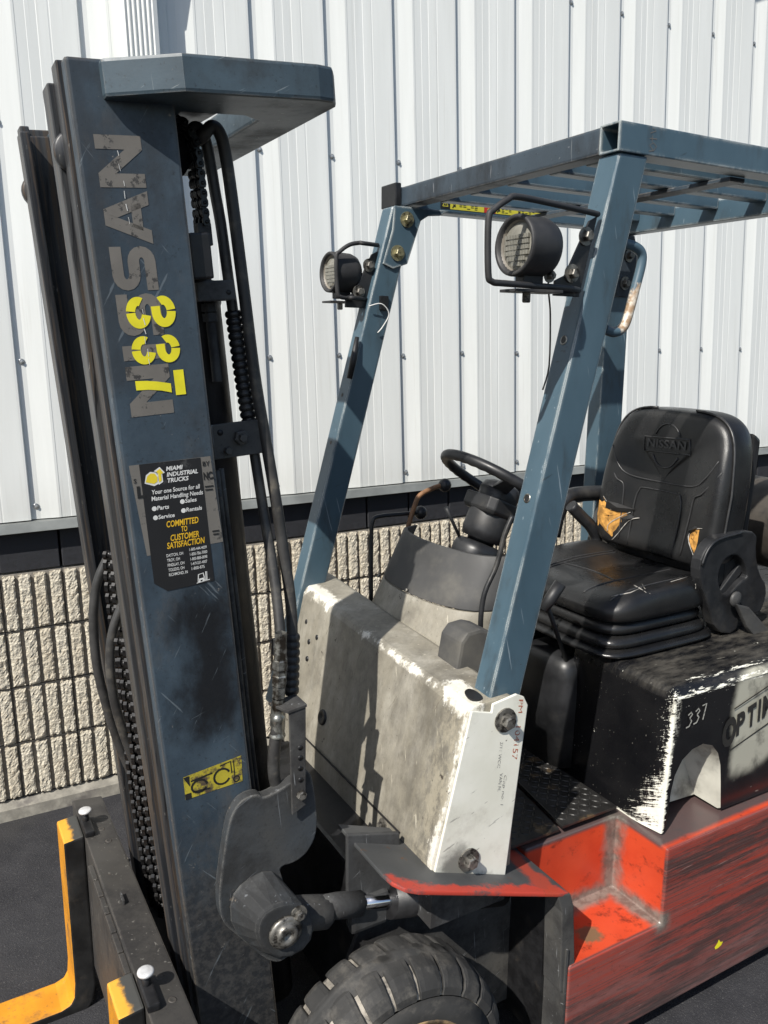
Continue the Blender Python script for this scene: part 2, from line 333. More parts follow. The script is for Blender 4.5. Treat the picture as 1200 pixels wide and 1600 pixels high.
    c = t.mixc(t.mth('MULTIPLY', scr, .6), c, (.22, .21, .18))
    t.bump(t.mth('ADD', t.mth('MULTIPLY', pe, -1.0), t.mth('MULTIPLY', t.noise(40, (1, 1, 1), 3), .2)), .25, .002)
    MAT['hood'] = t.fin(c, t.mixf(t.mth('MAXIMUM', pe, dust), .26, .55))
    MAT['hoodwhite'] = simple('bare_white_plastic', (.46, .45, .39), .6, var=.2, scale=10, dirt=(.13, .12, .10), dirt_lo=.48, dirt_hi=.72, dscale=9)
    t = NT('worn_red_body')
    c = t.mixc(t.rng(t.noise(5, (1, 1, 1), 4), .3, .7), (.43, .042, .016), (.54, .066, .024))
    top = t.rng(t.axis(2), .440 + .085, .452 + .085)
    outer = t.rng(t.axis(1), 1.20 - 1.717, 1.194 - 1.717)
    sk = t.noise(3.0, (.55, 1, 2.6), 8, .72, (1, 2, 3)); sk2 = t.noise(12, (.30, 1, 6), 8, .78, (2, 8, 1))
    ln = t.noise(14, (.05, 1, 20), 4, .70, (4, 2, 3)); ln2 = t.noise(40, (.06, 1, 13), 4, .7, (9, 5, 3)); gr1 = t.noise(130, (.5, 1, 1), 4, .7, (3, 1, 5))
    zz = t.axis(2)
    veil = t.mth('MULTIPLY', t.rng(t.mth('ADD', t.mth('MULTIPLY', sk2, .5), t.mth('MULTIPLY', ln, .5)), .38, .56), outer)
    c = t.mixc(t.mth('MULTIPLY', outer, .70), c, (.23, .030, .022))
    c = t.mixc(t.mth('MULTIPLY', veil, .62), c, t.mixc(ln2, (.12, .045, .040), (.21, .120, .110)))
    low = t.mth('MULTIPLY', t.mth('MULTIPLY', t.rng(t.mth('ADD', zz, t.mth('MULTIPLY', t.mth('SUBTRACT', sk, .5), .30)), .20 + .085, .03 + .085), outer), .62)
    c = t.mixc(low, c, t.mixc(t.rng(sk2, .4, .6), (.085, .070, .068), (.170, .130, .125)))
    band = t.mth('MULTIPLY', t.rng(t.mth('ABSOLUTE', t.mth('SUBTRACT', zz, .385 + .085)), .075, .015), .10)
    bs = t.mth('MULTIPLY', t.rng(t.mth('ADD', t.mth('ADD', t.mth('MULTIPLY', sk, .55), t.mth('MULTIPLY', sk2, .45)), band), .475, .585), outer)
    c = t.mixc(t.mth('MULTIPLY', bs, .84), c, t.mixc(t.rng(ln2, .4, .62), (.016, .014, .014), (.060, .046, .043)))
    ds = t.mth('MULTIPLY', t.rng(ln, .55, .64), outer)
    c = t.mixc(t.mth('MULTIPLY', ds, .55), c, (.030, .018, .016))
    ws = t.mth('MULTIPLY', t.rng(ln2, .62, .70), outer)
    c = t.mixc(t.mth('MULTIPLY', ws, .40), c, (.30, .24, .22))
    c = t.mixc(t.mth('MULTIPLY', t.mth('MULTIPLY', t.rng(gr1, .58, .70), outer), .5), c, (.035, .025, .022))
    pk = t.mth('MULTIPLY', t.rng(t.noise(26, (.3, 1, 9), 4, .6, (9, 1, 3), rot=(0, .06, 0)), .66, .72), outer)
    c = t.mixc(t.mth('MULTIPLY', pk, .35), c, (.45, .34, .30))
    inn = t.mth('MULTIPLY', t.rng(t.noise(17, (1, 1, 1.3), 7, .76, (6, 2, 3)), .53, .68), t.mth('SUBTRACT', 1.0, outer))
    c = t.mixc(t.mth('MULTIPLY', inn, .8), c, (.050, .014, .010))
    gr = t.mth('MULTIPLY', top, t.rng(t.mth('ADD', t.axis(1), t.mth('MULTIPLY', t.mth('SUBTRACT', sk, .5), .05)), 1.196 - 1.717, 1.215 - 1.717))
    c = t.mixc(t.mth('MULTIPLY', gr, .94), c, (.055, .054, .054))
    # scuffed grey corners of the step pocket
    cs = t.mth('MINIMUM', t.mth('MINIMUM', t.segd((1.46, 1.35, .25), (1.46, 1.35, .46)), t.segd((1.46, 1.35, .25), (1.18, 1.35, .25))), t.segd((1.46, 1.35, .25), (1.48, 1.19, .25)))
    cz = t.rng(t.mth('ADD', cs, t.mth('MULTIPLY', t.mth('SUBTRACT', t.noise(22, (1, 1, 1), 5), .5), .04)), .040, .010)
    c = t.mixc(t.mth('MULTIPLY', cz, .92), c, t.mixc(t.rng(t.noise(30, (1, 1, 1), 5, .7), .4, .6), (.105, .095, .082), (.185, .168, .145)))
    rd = t.rng(t.mth('ADD', t.segd((1.29, 1.25, .25), (1.30, 1.25, .25)), t.mth('MULTIPLY', t.mth('SUBTRACT', t.noise(40, (1, 1, 1), 5), .5), .04)), .034, .018)
    c = t.mixc(rd, c, (.16, .10, .055))
    em = t.mth('MULTIPLY', t.edge(.005), t.rng(t.noise(24, (1, 1, 1), 5, .7, (4, 4, 4)), .42, .58))
    c = t.mixc(t.mth('MULTIPLY', em, .8), c, (.15, .11, .09))
    t.bump(t.mth('ADD', t.mth('MULTIPLY', bs, -.5), t.noise(60, (1, 1, 1), 4)), .15, .002)
    MAT['red'] = t.fin(c, t.mixf(bs, .34, .55))
    t = NT('fender_grey_over_red')
    c = t.mixc(t.rng(t.noise(6, (1, 1, 1), 5), .3, .7), (.050, .052, .053), (.080, .082, .082))
    d = t.mth('MINIMUM', t.segd((.735, 1.23, .600), (.79, 1.205, .578)), t.segd((.79, 1.205, .578), (1.15, 1.205, .452)))
    rm = t.mth('MULTIPLY', t.rng(t.mth('ADD', d, t.mth('MULTIPLY', t.mth('SUBTRACT', t.noise(20, (1, 1, 1), 6, .7), .5), .09)), .024, .006), .85)
    c = t.mixc(rm, c, (.52, .045, .022))
    rr = t.rng(t.mth('ADD', t.segd((1.12, 1.2, .46), (1.13, 1.36, .46)), t.mth('MULTIPLY', t.mth('SUBTRACT', t.noise(20, (1, 1, 1), 6, .7, (2, 2, 2)), .5), .08)), .035, .015)
    c = t.mixc(t.mth('MULTIPLY', rr, .8), c, (.42, .05, .022))
    c = t.mixc(t.rng(t.noise(34, (1, 1, 1), 5, .7, (1, 1, 6)), .63, .68), c, (.10, .05, .025))
    MAT['fender'] = t.fin(c, .6)
    t = NT('tyre_rubber')
    c = t.mixc(t.rng(t.noise(7, (1, 1, 1), 5), .3, .7), (.022, .022, .0215), (.040, .039, .0375))
    c = t.mixc(t.mth('MULTIPLY', t.rng(t.noise(16, (1, 1, 1), 6, .7, (3, 1, 1)), .48, .68), .65), c, (.095, .088, .077))
    t.bump(t.noise(60, (1, 1, 1), 5, .7), .3, .003)
    MAT['tyre'] = t.fin(c, .75, 0, .35)
    MAT['tyregroove'] = simple('dusty_tread_groove', (.30, .275, .235), .9, var=.35, scale=40, bump=.4, dirt=(.06, .055, .05), dirt_lo=.52, dirt_hi=.66, dscale=30)
    MAT['rim'] = simple('rusty_rim', (.30, .20, .10), .55, var=.3, scale=22, dirt=(.06, .045, .03), dirt_lo=.5, dirt_hi=.66)
    t = NT('black_vinyl')
    c = t.mixc(t.rng(t.noise(6, (1, 1, 1), 5), .35, .7), (.0060, .0062, .0068), (.0135, .0135, .0138))
    c = t.mixc(t.mth('MULTIPLY', t.rng(t.noise(5, (1, 1, 1), 6, .65, (3, 5, 1)), .50, .72), .35), c, (.030, .027, .024))
    t.bump(t.mth('ADD', t.mth('MULTIPLY', t.noise(420, (1, 1, 1), 2), .35), t.noise(11, (1, 1.5, 1), 4)), .22, .006)
    MAT['vinyl'] = t.fin(c, t.mixf(t.rng(t.noise(8, (1, 1, 1), 4, .6, (1, 1, 4)), .35, .65), .24, .40))
    MAT['seam'] = simple('vinyl_seam', (.032, .032, .033), .35, var=.2)  # paler than the vinyl; on the badge it stands in for highlights
    MAT['foam'] = simple('yellow_foam', (.42, .21, .045), .95, var=.4, scale=45, bump=.8, dirt=(.16, .07, .015), dscale=18)
    MAT['tear'] = simple('torn_vinyl_backing', (.34, .32, .29), .7, var=.3, scale=40)
    MAT['deck'] = simple('diamond_plate_steel', (.022, .021, .020), .45, .2, var=.4, scale=16, bump=.2, dirt=(.11, .075, .040), dirt_lo=.56, dirt_hi=.66, dscale=13)
    MAT['yellow'] = worn('fork_yellow_paint', (.56, .235, .012), (.045, .040, .034), .5, (.05, .045, .04), (.50, .68), 7, (1, 1, 1), (.66, .70), (.20, .17, .14), (.10, .09, .08), .006)
    t = NT('fork_tip_paint')
    c = t.mixc(t.rng(t.noise(8, (1, 1, 1), 5), .3, .7), (.60, .28, .02), (.66, .34, .04))
    bk = t.rng(t.mth('ADD', t.axis(0), t.mth('MULTIPLY', t.mth('SUBTRACT', t.noise(28, (1, 1, 1), 6, .7), .5), .035)), .234 - 1.25, .246 - 1.25)
    c = t.mixc(bk, c, (.045, .045, .042))
    MAT['forktop'] = t.fin(c, .55)
    MAT['forkblack'] = simple('fork_side_steel', (.014, .014, .014), .5, var=.4, scale=16, dirt=(.04, .035, .03), dirt_lo=.55, dirt_hi=.7)
    MAT['carriage'] = worn('carriage_dark_steel', (.046, .043, .039), (.012, .011, .011), .55, (.10, .07, .045), (.44, .66), 5, (1, 1, 1), (.66, .70), (.20, .19, .17), (.10, .085, .07), .005)
    MAT['lens'] = simple('lamp_lens', (.30, .29, .25), .18, .25, var=.25, scale=14)
    MAT['lampbody'] = simple('lamp_rubber', (.026, .026, .027), .6, var=.25, scale=18, dirt=(.06, .055, .05), dirt_lo=.54, dirt_hi=.72)
    MAT['lamprim'] = simple('lamp_inner_rim', (.20, .18, .15), .5, var=.25, scale=18)
    MAT['rust'] = simple('rusty_rod', (.22, .11, .05), .6, var=.4, scale=30, dirt=(.03, .025, .022), dirt_lo=.5, dirt_hi=.6)
    t = NT('grab_handle_paint')
    c = t.mixc(t.rng(t.noise(9, (1, 1, 1), 4), .3, .7), (.046, .084, .112), (.064, .108, .140))
    dd = t.segd((1.37, 1.305, 1.76), (1.335, 1.305, 1.685))
    br = t.rng(t.mth('ADD', dd, t.mth('MULTIPLY', t.mth('SUBTRACT', t.noise(45, (1, 1, 1), 5, .7), .5), .05)), .020, .012)
    c = t.mixc(br, c, t.mixc(t.rng(t.noise(40, (1, 1, 1), 5, .7, (3, 3, 3)), .4, .6), (.30, .20, .12), (.58, .53, .45)))
    MAT['barehandle'] = t.fin(c, .4)
    MAT['bracket'] = worn('bracket_grey_blue', (.034, .040, .046), (.012, .012, .012), .55, (.12, .10, .08), (.42, .64), 6, (1, 1, 1), (.66, .70), (.15, .16, .17), (.15, .145, .135), .010, bump=.35, fade=(.062, .060, .056))
    # --- prints
    def ink(name, col, worn_to=None, lo=.60, hi=.66, sc=40):
        t = NT(name); c = t.mixc(t.rng(t.noise(20, (1, 1, 1), 4), .3, .7), tuple(x * .85 for x in col), col)
        if worn_to: c = t.mixc(t.rng(t.noise(sc, (1, 1, 1), 6, .75), lo, hi), c, worn_to)
        MAT[name] = t.fin(c, .55)
    ink('decal_grey', (.150, .138, .122), (.040, .038, .036), .555, .60, 38)
    ink('spray_yellow', (.74, .66, .02), (.30, .28, .04), .64, .70, 50)
    ink('sticker_black', (.010, .010, .011), (.045, .045, .045), .60, .70, 30)
    ink('sticker_old', (.15, .14, .125), (.05, .048, .045), .55, .66, 40)
    ink('print_white', (.66, .66, .64), (.12, .12, .12), .66, .72, 90)
    ink('print_yellow', (.70, .42, .02), (.15, .09, .01), .66, .72, 90)
    ink('logo_yellow', (.72, .56, .03))
    ink('print_black', (.012, .012, .012))
    ink('label_yellow', (.42, .35, .03), (.075, .055, .035), .47, .60, 26)
    ink('warn_yellow', (.58, .52, .04), (.2, .18, .03), .64, .7, 50)
    ink('warn_red', (.46, .030, .020))
    ink('marker_red', (.42, .10, .045), (.6, .56, .48), .52, .60, 160)
    ink('marker_dark', (.12, .12, .12), (.55, .53, .47), .50, .58, 200)
    ink('paint_pen', (.38, .37, .33), (.05, .05, .05), .55, .62, 150)
    ink('letter_dark', (.022, .021, .019), (.14, .13, .11), .60, .68, 60)
    ink('leaf_brown', (.16, .12, .07))
    ink('twig_pale', (.40, .36, .28))
build_materials()
K = {
    'hose_smooth': [(0.4931, 1.52, 2.0061), (0.5078, 1.52, 2.0228), (0.5217, 1.52, 2.016), (0.5325, 1.52, 1.9806), (0.5451, 1.52, 1.8827), (0.5628, 1.52, 1.7232), (0.5785, 1.515, 1.5674), (0.6036, 1.505, 1.3851), (0.619, 1.49, 1.2358), (0.6262, 1.47, 1.0983), (0.6134, 1.45, 0.9401)],
    'hose_other': [(0.4689, 1.54, 2.005), (0.4836, 1.54, 2.0228), (0.4974, 1.54, 2.0159), (0.508, 1.54, 1.9815), (0.5176, 1.54, 1.9165), (0.5266, 1.54, 1.8612), (0.5372, 1.54, 1.77), (0.5472, 1.54, 1.6879), (0.5596, 1.54, 1.585), (0.5697, 1.535, 1.498), (0.5768, 1.53, 1.4348), (0.5862, 1.51, 1.3144), (0.5909, 1.48, 1.2085), (0.5871, 1.44, 1.094), (0.5763, 1.418, 1.0165)],
    'hose_low': [(0.5707, 1.42, 0.901), (0.561, 1.42, 0.8338), (0.5613, 1.42, 0.7843), (0.5809, 1.44, 0.7179)],
    'conduit_low': [(0.649, 1.52, 1.0792), (0.6444, 1.52, 0.8995)],
    'gaphose1': [(0.342, 1.84, 1.1716), (0.3167, 1.84, 1.1187), (0.3039, 1.84, 1.0459), (0.3028, 1.84, 0.9395), (0.3151, 1.84, 0.8434), (0.3398, 1.84, 0.7253), (0.3774, 1.84, 0.5992), (0.409, 1.84, 0.4696)],
    'gaphose2': [(0.3551, 1.74, 1.104), (0.3275, 1.74, 1.0435), (0.3152, 1.74, 0.9727), (0.318, 1.74, 0.883), (0.3359, 1.74, 0.7875), (0.3676, 1.74, 0.6694), (0.4021, 1.74, 0.5456)],
    'gapchain1': [(0.3405, 1.8, 1.1914), (0.3404, 1.8, 1.0966), (0.3472, 1.8, 0.9756), (0.3542, 1.8, 0.8509), (0.3605, 1.8, 0.7062), (0.3701, 1.8, 0.5554), (0.3838, 1.8, 0.4148), (0.399, 1.8, 0.2865)],
    'gapchain2': [(0.3339, 1.7, 1.0265), (0.3438, 1.7, 0.8934), (0.3541, 1.7, 0.7552), (0.3634, 1.7, 0.6121), (0.3796, 1.7, 0.4778), (0.3935, 1.7, 0.3392)],
    'lug': [(0.5184, 1.395, 0.7741), (0.4919, 1.395, 0.7749), (0.4705, 1.395, 0.7632), (0.4525, 1.395, 0.7287), (0.438, 1.395, 0.6454), (0.4278, 1.395, 0.578), (0.431, 1.395, 0.5192), (0.4656, 1.395, 0.4734), (0.4958, 1.395, 0.4313), (0.527, 1.395, 0.391), (0.5581, 1.395, 0.3734), (0.5906, 1.395, 0.3958), (0.582, 1.395, 0.4913), (0.5621, 1.395, 0.5735), (0.5556, 1.395, 0.6008), (0.5909, 1.395, 0.5976), (0.6214, 1.395, 0.6125), (0.6438, 1.395, 0.6528), (0.6389, 1.395, 0.7393), (0.624, 1.395, 0.8122), (0.5798, 1.395, 0.7677), (0.5275, 1.395, 0.7603)],
    'hbrk_v': [(0.5783, 1.378, 0.9404), (0.6139, 1.378, 0.9457), (0.611, 1.378, 0.7306), (0.5813, 1.378, 0.7167)],
    'hbrk_h': [(0.6015, 1.527, 0.89), (0.6401, 1.5311, 0.89), (0.6646, 1.4853, 0.89), (0.6144, 1.4644, 0.89)],
    'plate': [(0.9359, 1.272, 0.9066), (0.9873, 1.272, 0.8919), (0.9898, 1.272, 0.9101), (1.052, 1.272, 0.9195), (1.0716, 1.272, 0.9094), (1.0832, 1.272, 0.8876), (1.0389, 1.272, 0.4691), (0.847, 1.272, 0.5389)],
    'arch': [(1.5185, 1.235, 0.5512), (1.5277, 1.235, 0.609), (1.5505, 1.235, 0.6457), (1.5843, 1.235, 0.6677), (1.6255, 1.235, 0.6728), (1.66, 1.235, 0.6623), (1.6875, 1.235, 0.6358), (1.7052, 1.235, 0.5956), (1.7227, 1.235, 0.4691)],
    'armr': [(1.8028, 1.45, 1.0644), (1.823, 1.45, 1.1068), (1.8634, 1.45, 1.1327), (1.963, 1.45, 1.1417), (2.0367, 1.45, 1.1281), (2.034, 1.45, 1.072), (2.0618, 1.45, 1.0018), (2.1092, 1.45, 0.9564), (2.0877, 1.45, 0.8714), (1.9973, 1.45, 0.9056), (1.9853, 1.45, 0.8339), (1.8949, 1.45, 0.8556), (1.8511, 1.45, 0.9476), (1.8123, 1.45, 1.0086)],
    'armhole': [(1.88, 1.45, 1.0082), (1.8898, 1.45, 1.053), (1.9187, 1.45, 1.0751), (1.9593, 1.45, 1.0738), (1.9905, 1.45, 1.0474), (2.0171, 1.45, 0.9984), (1.9845, 1.45, 0.9935), (1.9231, 1.45, 0.9458)],
    'handle': [(1.3188, 1.312, 1.8544), (1.3488, 1.312, 1.851), (1.3745, 1.312, 1.8395), (1.3787, 1.312, 1.8162), (1.365, 1.312, 1.7628), (1.3465, 1.312, 1.6984), (1.3313, 1.312, 1.6781), (1.3094, 1.312, 1.6725), (1.283, 1.312, 1.6788)],
    'lever1': [(1.3222, 1.97, 1.2372), (1.2888, 1.97, 1.2305), (1.2452, 1.97, 1.2134), (1.2283, 1.97, 1.1848), (1.2117, 1.97, 1.1391), (1.191, 1.97, 1.0749)],
    'lever2': [(1.2522, 1.99, 1.1579), (1.2018, 1.99, 1.159), (1.1209, 1.99, 1.1596), (1.1002, 1.99, 1.1449), (1.0963, 1.99, 1.0816), (1.0972, 1.99, 0.8898)],
    'rod': [(1.2095, 1.5, 1.246), (1.1886, 1.5, 1.2046), (1.1673, 1.5, 1.1303), (1.1342, 1.5, 1.0654), (1.1255, 1.5, 0.9981), (1.13, 1.5, 0.9326)],
    'stalk': [(1.1543, 1.7, 1.2351), (1.1751, 1.7, 1.1962), (1.2115, 1.7, 1.129)],
    'lampplate': [(1.2254, 1.29, 1.8981), (1.2056, 1.29, 1.8881), (1.1494, 1.29, 1.7812), (1.1236, 1.29, 1.7704), (1.1222, 1.29, 1.741), (1.1879, 1.29, 1.7405)],
    'slat_rear': [(2.04, 1.8466, 2.0493), (2.04, 1.6904, 2.0418), (2.04, 1.5307, 2.039)],
    'slat_mid': [(1.6463, 1.9867, 2.03), (1.6523, 1.8074, 2.03)],
    'guard_label': [(1.3986, 2.124, 2.0559), (1.5559, 2.124, 2.0619), (1.7888, 2.124, 2.0545), (1.7896, 2.124, 2.0411), (1.557, 2.124, 2.0344), (1.3992, 2.124, 2.0328)],
    'sticker': [(0.0288, 1.4421), (0.1371, 1.4389), (0.1364, 1.208), (0.0493, 1.2092), (0.0273, 1.2263)],
    'oldsticker': [(0.0116, 1.4435), (0.1549, 1.4398), (0.1616, 1.2771), (0.0215, 1.2777)],
    'ylabel': [(0.0317, 0.8361), (0.1491, 0.8428), (0.1458, 0.7874), (0.0308, 0.7882)],
    'nissan_u': [(0.027, 1.9536), (0.0995, 1.9206), (0.0277, 1.5315), (0.1042, 1.5283), (0.0321, 1.7555), (0.0965, 1.7533)],
    'nissan_v': [(0.0417, 1.9681), (0.043, 1.8897), (0.0431, 1.8849), (0.0445, 1.803), (0.0446, 1.8001), (0.0458, 1.7297), (0.0459, 1.7246), (0.0471, 1.6565), (0.0473, 1.6418), (0.0477, 1.6175), (0.0479, 1.6079), (0.0493, 1.5236)],
    'y337': [(0.0399, 1.6994), (0.126, 1.6946), (0.085, 1.7218), (0.0817, 1.672), (0.0409, 1.637), (0.1247, 1.6305), (0.0819, 1.6572), (0.0812, 1.6093), (0.0394, 1.5788), (0.1263, 1.5703), (0.0796, 1.5965), (0.0795, 1.5531)],
    'logo': [(0.0314, 1.4203), (0.0652, 1.4413), (0.0714, 1.4198), (0.0505, 1.414)],
    'belt': [(1.9347, 1.41, 0.9405), (1.9921, 1.41, 0.922), (2.0968, 1.41, 0.8332), (2.149, 1.41, 0.7842), (2.1091, 1.41, 0.7577), (1.993, 1.41, 0.8609)],
    'optim': [(1.7013, 1.234, 0.6681), (1.7302, 1.234, 0.7226), (1.863, 1.234, 0.7635), (1.8782, 1.234, 0.6697), (1.7178, 1.234, 0.6374), (1.7222, 1.234, 0.8625)],
    'h337': [(1.5627, 1.234, 0.7417), (1.6284, 1.234, 0.7669), (1.5744, 1.234, 0.7759), (1.6178, 1.234, 0.7233)],
    'sillspot': [(1.7038, 1.19, 0.102)],
    'paint_band': [(1.7128, 1.234, 0.5851), (1.7492, 1.234, 0.5023), (1.8843, 1.234, 0.6316), (1.9065, 1.234, 0.4949)],
    'cut1': [(1.4988, 1.45, 1.0161), (1.5324, 1.45, 1.0161), (1.5666, 1.45, 1.0161), (1.6075, 1.45, 1.024)],
    'cut2': [(1.5762, 1.45, 1.0355), (1.5982, 1.45, 1.0236), (1.6256, 1.45, 1.0073)],
    'cut3': [(1.6064, 1.45, 1.0346), (1.6172, 1.45, 1.0208), (1.6404, 1.45, 1.0016)],
    'cut4': [(1.7152, 1.45, 1.0243), (1.7495, 1.45, 1.0266), (1.7818, 1.45, 1.0293), (1.8115, 1.45, 1.0361)],
    'cut5': [(1.8067, 1.45, 1.0331), (1.8119, 1.45, 1.0123), (1.8173, 1.45, 0.9896)],
    'screws': [(1.396, 3.05, 2.36), (1.692, 3.05, 2.358), (1.697, 3.05, 1.111), (1.404, 3.05, 1.111), (2.575, 3.05, 1.803), (0.212, 3.05, 1.107), (1.35, 3.05, 1.592)],
}
# ------------------------------------------------------------------ mesh helpers
class MB:
    """collects faces, then links them as ONE mesh object"""
    def __init__(s, off=None, fr=None):
        s.v = []; s.f = []; s.sm = []; s.mi = []; s.off = TB if off is None else off; s.fr = fr; s.cur = 0
    def p(s, co):
        co = s.fr(*co) if s.fr else V3(co)
        s.v.append(V3(co) - s.off); return len(s.v) - 1
    def face(s, ids, smooth=False):
        s.f.append(tuple(ids)); s.sm.append(smooth); s.mi.append(s.cur)
    def poly(s, pts, smooth=False): s.face([s.p(q) for q in pts], smooth)
    def loft(s, rings, closed=True, caps=True, smooth=True):
        ids = [[s.p(q) for q in r] for r in rings]; n = len(ids[0])
        for a, b in zip(ids, ids[1:]):
            for i in range(n if closed else n - 1):
                j = (i + 1) % n; s.face((a[i], a[j], b[j], b[i]), smooth)
        if caps and closed:
            s.face(list(reversed(ids[0]))); s.face(ids[-1])
        return ids
    def prism(s, poly, d):
        d = V3(d); s.loft([poly, [tuple(V3(q) + d) for q in poly]], True, True, False)
    def box(s, x0, x1, y0, y1, z0, z1):
        s.prism([(x0, y0, z0), (x1, y0, z0), (x1, y1, z0), (x0, y1, z0)], (0, 0, z1 - z0))
    def tube(s, path, r, n=10, caps=True, smooth=True):
        P = [V3(q) for q in path]; m = len(P)
        R = r if isinstance(r, (list, tuple)) else [r] * m
        T = []
        for i in range(m):
            a = P[max(0, i - 1)]; b = P[min(m - 1, i + 1)]; T.append((b - a).normalized())
        up = V3((0, 0, 1)) if abs(T[0].z) < .9 else V3((0, 1, 0))
        nrm = T[0].cross(up).normalized(); rings = []
        for i in range(m):
            nrm = (nrm - T[i] * nrm.dot(T[i])).normalized(); bn = T[i].cross(nrm)
            rings.append([tuple(P[i] + (nrm * math.cos(2 * math.pi * k / n) + bn * math.sin(2 * math.pi * k / n)) * R[i]) for k in range(n)])
        s.loft(rings, True, caps, smooth)
    def lathe(s, prof, o, ax, n=24, caps=False, smooth=True, ref=None):
        """prof: (distance along axis, radius)"""
        o = V3(o); ax = V3(ax).normalized()
        r0 = V3(ref) if ref else (V3((0, 0, 1)) if abs(ax.z) < .9 else V3((1, 0, 0)))
        e1 = (r0 - ax * r0.dot(ax)).normalized(); e2 = ax.cross(e1)
        rings = [[tuple(o + ax * h + (e1 * math.cos(2 * math.pi * k / n) + e2 * math.sin(2 * math.pi * k / n)) * max(r, 1e-5)) for k in range(n)] for h, r in prof]
        s.loft(rings, True, caps, smooth)
    def build(s, name, mat, parent=None, bevel=0.0, seg=2, kind=None):
        me = bpy.data.meshes.new(name)
        bm = bmesh.new(); vs = [bm.verts.new(q) for q in s.v]
        for ids, sm, mi in zip(s.f, s.sm, s.mi):
            try: f = bm.faces.new([vs[i] for i in ids])
            except ValueError: continue
            f.smooth = sm; f.material_index = mi
        bmesh.ops.remove_doubles(bm, verts=bm.verts, dist=1e-5)
        bmesh.ops.recalc_face_normals(bm, faces=bm.faces)
        if bevel:
            es = [e for e in bm.edges if len(e.link_faces) == 2 and e.calc_face_angle(0) > .55 and not all(f.smooth for f in e.link_faces)]
            if es: bmesh.ops.bevel(bm, geom=es, offset=bevel, segments=seg, profile=.6, affect='EDGES', clamp_overlap=True)
        bm.to_mesh(me); bm.free()
        for m in (mat if isinstance(mat, (list, tuple)) else [mat]): me.materials.append(MAT[m] if isinstance(m, str) else m)
        o = bpy.data.objects.new(name, me); C.objects.link(o)
        if parent: o.parent = parent
        if kind: o['kind'] = kind
        return o

def tag(o, label=None, cat=None, group=None, kind=None):
    if label: o['label'] = label
    if cat: o['category'] = cat
    if group: o['group'] = group
    if kind: o['kind'] = kind
    return o
def part(o, label): o['label'] = label; return o

TH = math.radians(4.5); MU = V3((math.cos(TH), 0, math.sin(TH))); MV = V3((-math.sin(TH), 0, math.cos(TH))); MO = V3((.41, 0, 0))
def mast(u, v, y): return MO + MU * u + MV * v + V3((0, y, 0))
YC = 1.717
def mir(y): return 2 * YC - y

def smooth_path(pts, k=4):
    P = [V3(p) for p in pts]; out = []
    for i in range(len(P) - 1):
        a = P[max(0, i - 1)]; b = P[i]; c = P[i + 1]; d = P[min(len(P) - 1, i + 2)]
        for j in range(k):
            t = j / k
            out.append(.5 * ((2 * b) + (c - a) * t + (2 * a - 5 * b + 4 * c - d) * t * t + (-a + 3 * b - 3 * c + d) * t ** 3))
    out.append(P[-1]); return out

def hexbolt(parent, o, d, r=.011, h=.010, mat='bolt', washer=True, name='bolt'):
    m = MB(); d = V3(d).normalized()
    if washer: m.lathe([(0, 0), (0, r * 1.75), (r * .28, r * 1.75), (r * .28, r * .9)], o, d, 16, smooth=False)
    b0 = r * .28 if washer else 0
    m.lathe([(b0, r), (b0 + h * .85, r), (b0 + h, r * .82), (b0 + h, 0)], o, d, 6, smooth=False, ref=(.3, .2, 1))
    return m.build(name, mat, parent)

def text2d(body, bold=0.0, shear=0.0):
    cu = bpy.data.curves.new('lettering', 'FONT'); cu.body = body; cu.size = 1.0; cu.offset = bold; cu.shear = shear
    cu.resolution_u = 3; cu.align_x = 'LEFT'; cu.align_y = 'BOTTOM_BASELINE'
    ob = bpy.data.objects.new('lettering', cu); C.objects.link(ob)
    dg = bpy.context.evaluated_depsgraph_get(); me = bpy.data.meshes.new_from_object(ob.evaluated_get(dg))
    vs = [(v.co.x, v.co.y) for v in me.vertices]; fs = [tuple(p.vertices) for p in me.polygons]
    bpy.data.objects.remove(ob); bpy.data.meshes.remove(me); bpy.data.curves.remove(cu)
    return vs, fs
def lettering(mb, body, org, ex, ey, width=None, height=None, bold=0.0, shear=0.0):
    """flat print: text box starts at org, reads along ex, rises along ey; width/height in metres"""
    vs, fs = text2d(body, bold, shear)
    if not vs: return
    xs = [a for a, b in vs]; x0, x1 = min(xs), max(xs)
    sy = height / .73 if height else None
    sx = width / max(x1 - x0, 1e-6) if width else sy
    if sy is None: sy = sx
    base = len(mb.v)
    for a, b in vs:
        q = V3(org) + V3(ex) * ((a - x0) * sx) + V3(ey) * (b * sy); mb.p(q)
    for f in fs: mb.face([base + i for i in f])
def ribbon2d(pts, w):
    """2D thick stroke as quads; w is full width"""
    P = [V3((a, b, 0)) for a, b in pts]; L = []; Rr = []
    for i in range(len(P)):
        a = P[max(0, i - 1)]; b = P[min(len(P) - 1, i + 1)]; t = (b - a).normalized(); n = V3((-t.y, t.x, 0)) * (w / 2)
        L.append(P[i] + n); Rr.append(P[i] - n)
    return [tuple((q.x, q.y) for q in (L[i], L[i + 1], Rr[i + 1], Rr[i])) for i in range(len(P) - 1)]
def arc(cx, cy, rx, ry, a0, a1, n=12):
    return [(cx + rx * math.cos(math.radians(a0 + (a1 - a0) * i / n)), cy + ry * math.sin(math.radians(a0 + (a1 - a0) * i / n))) for i in range(n + 1)]

def chaikin(pts, it=2):
    P = [V3(p) for p in pts]
    for _ in range(it):
        Q = []
        for a, b in zip(P, P[1:] + P[:1]): Q += [a.lerp(b, .25), a.lerp(b, .75)]
        P = Q
    return [tuple(p) for p in P]

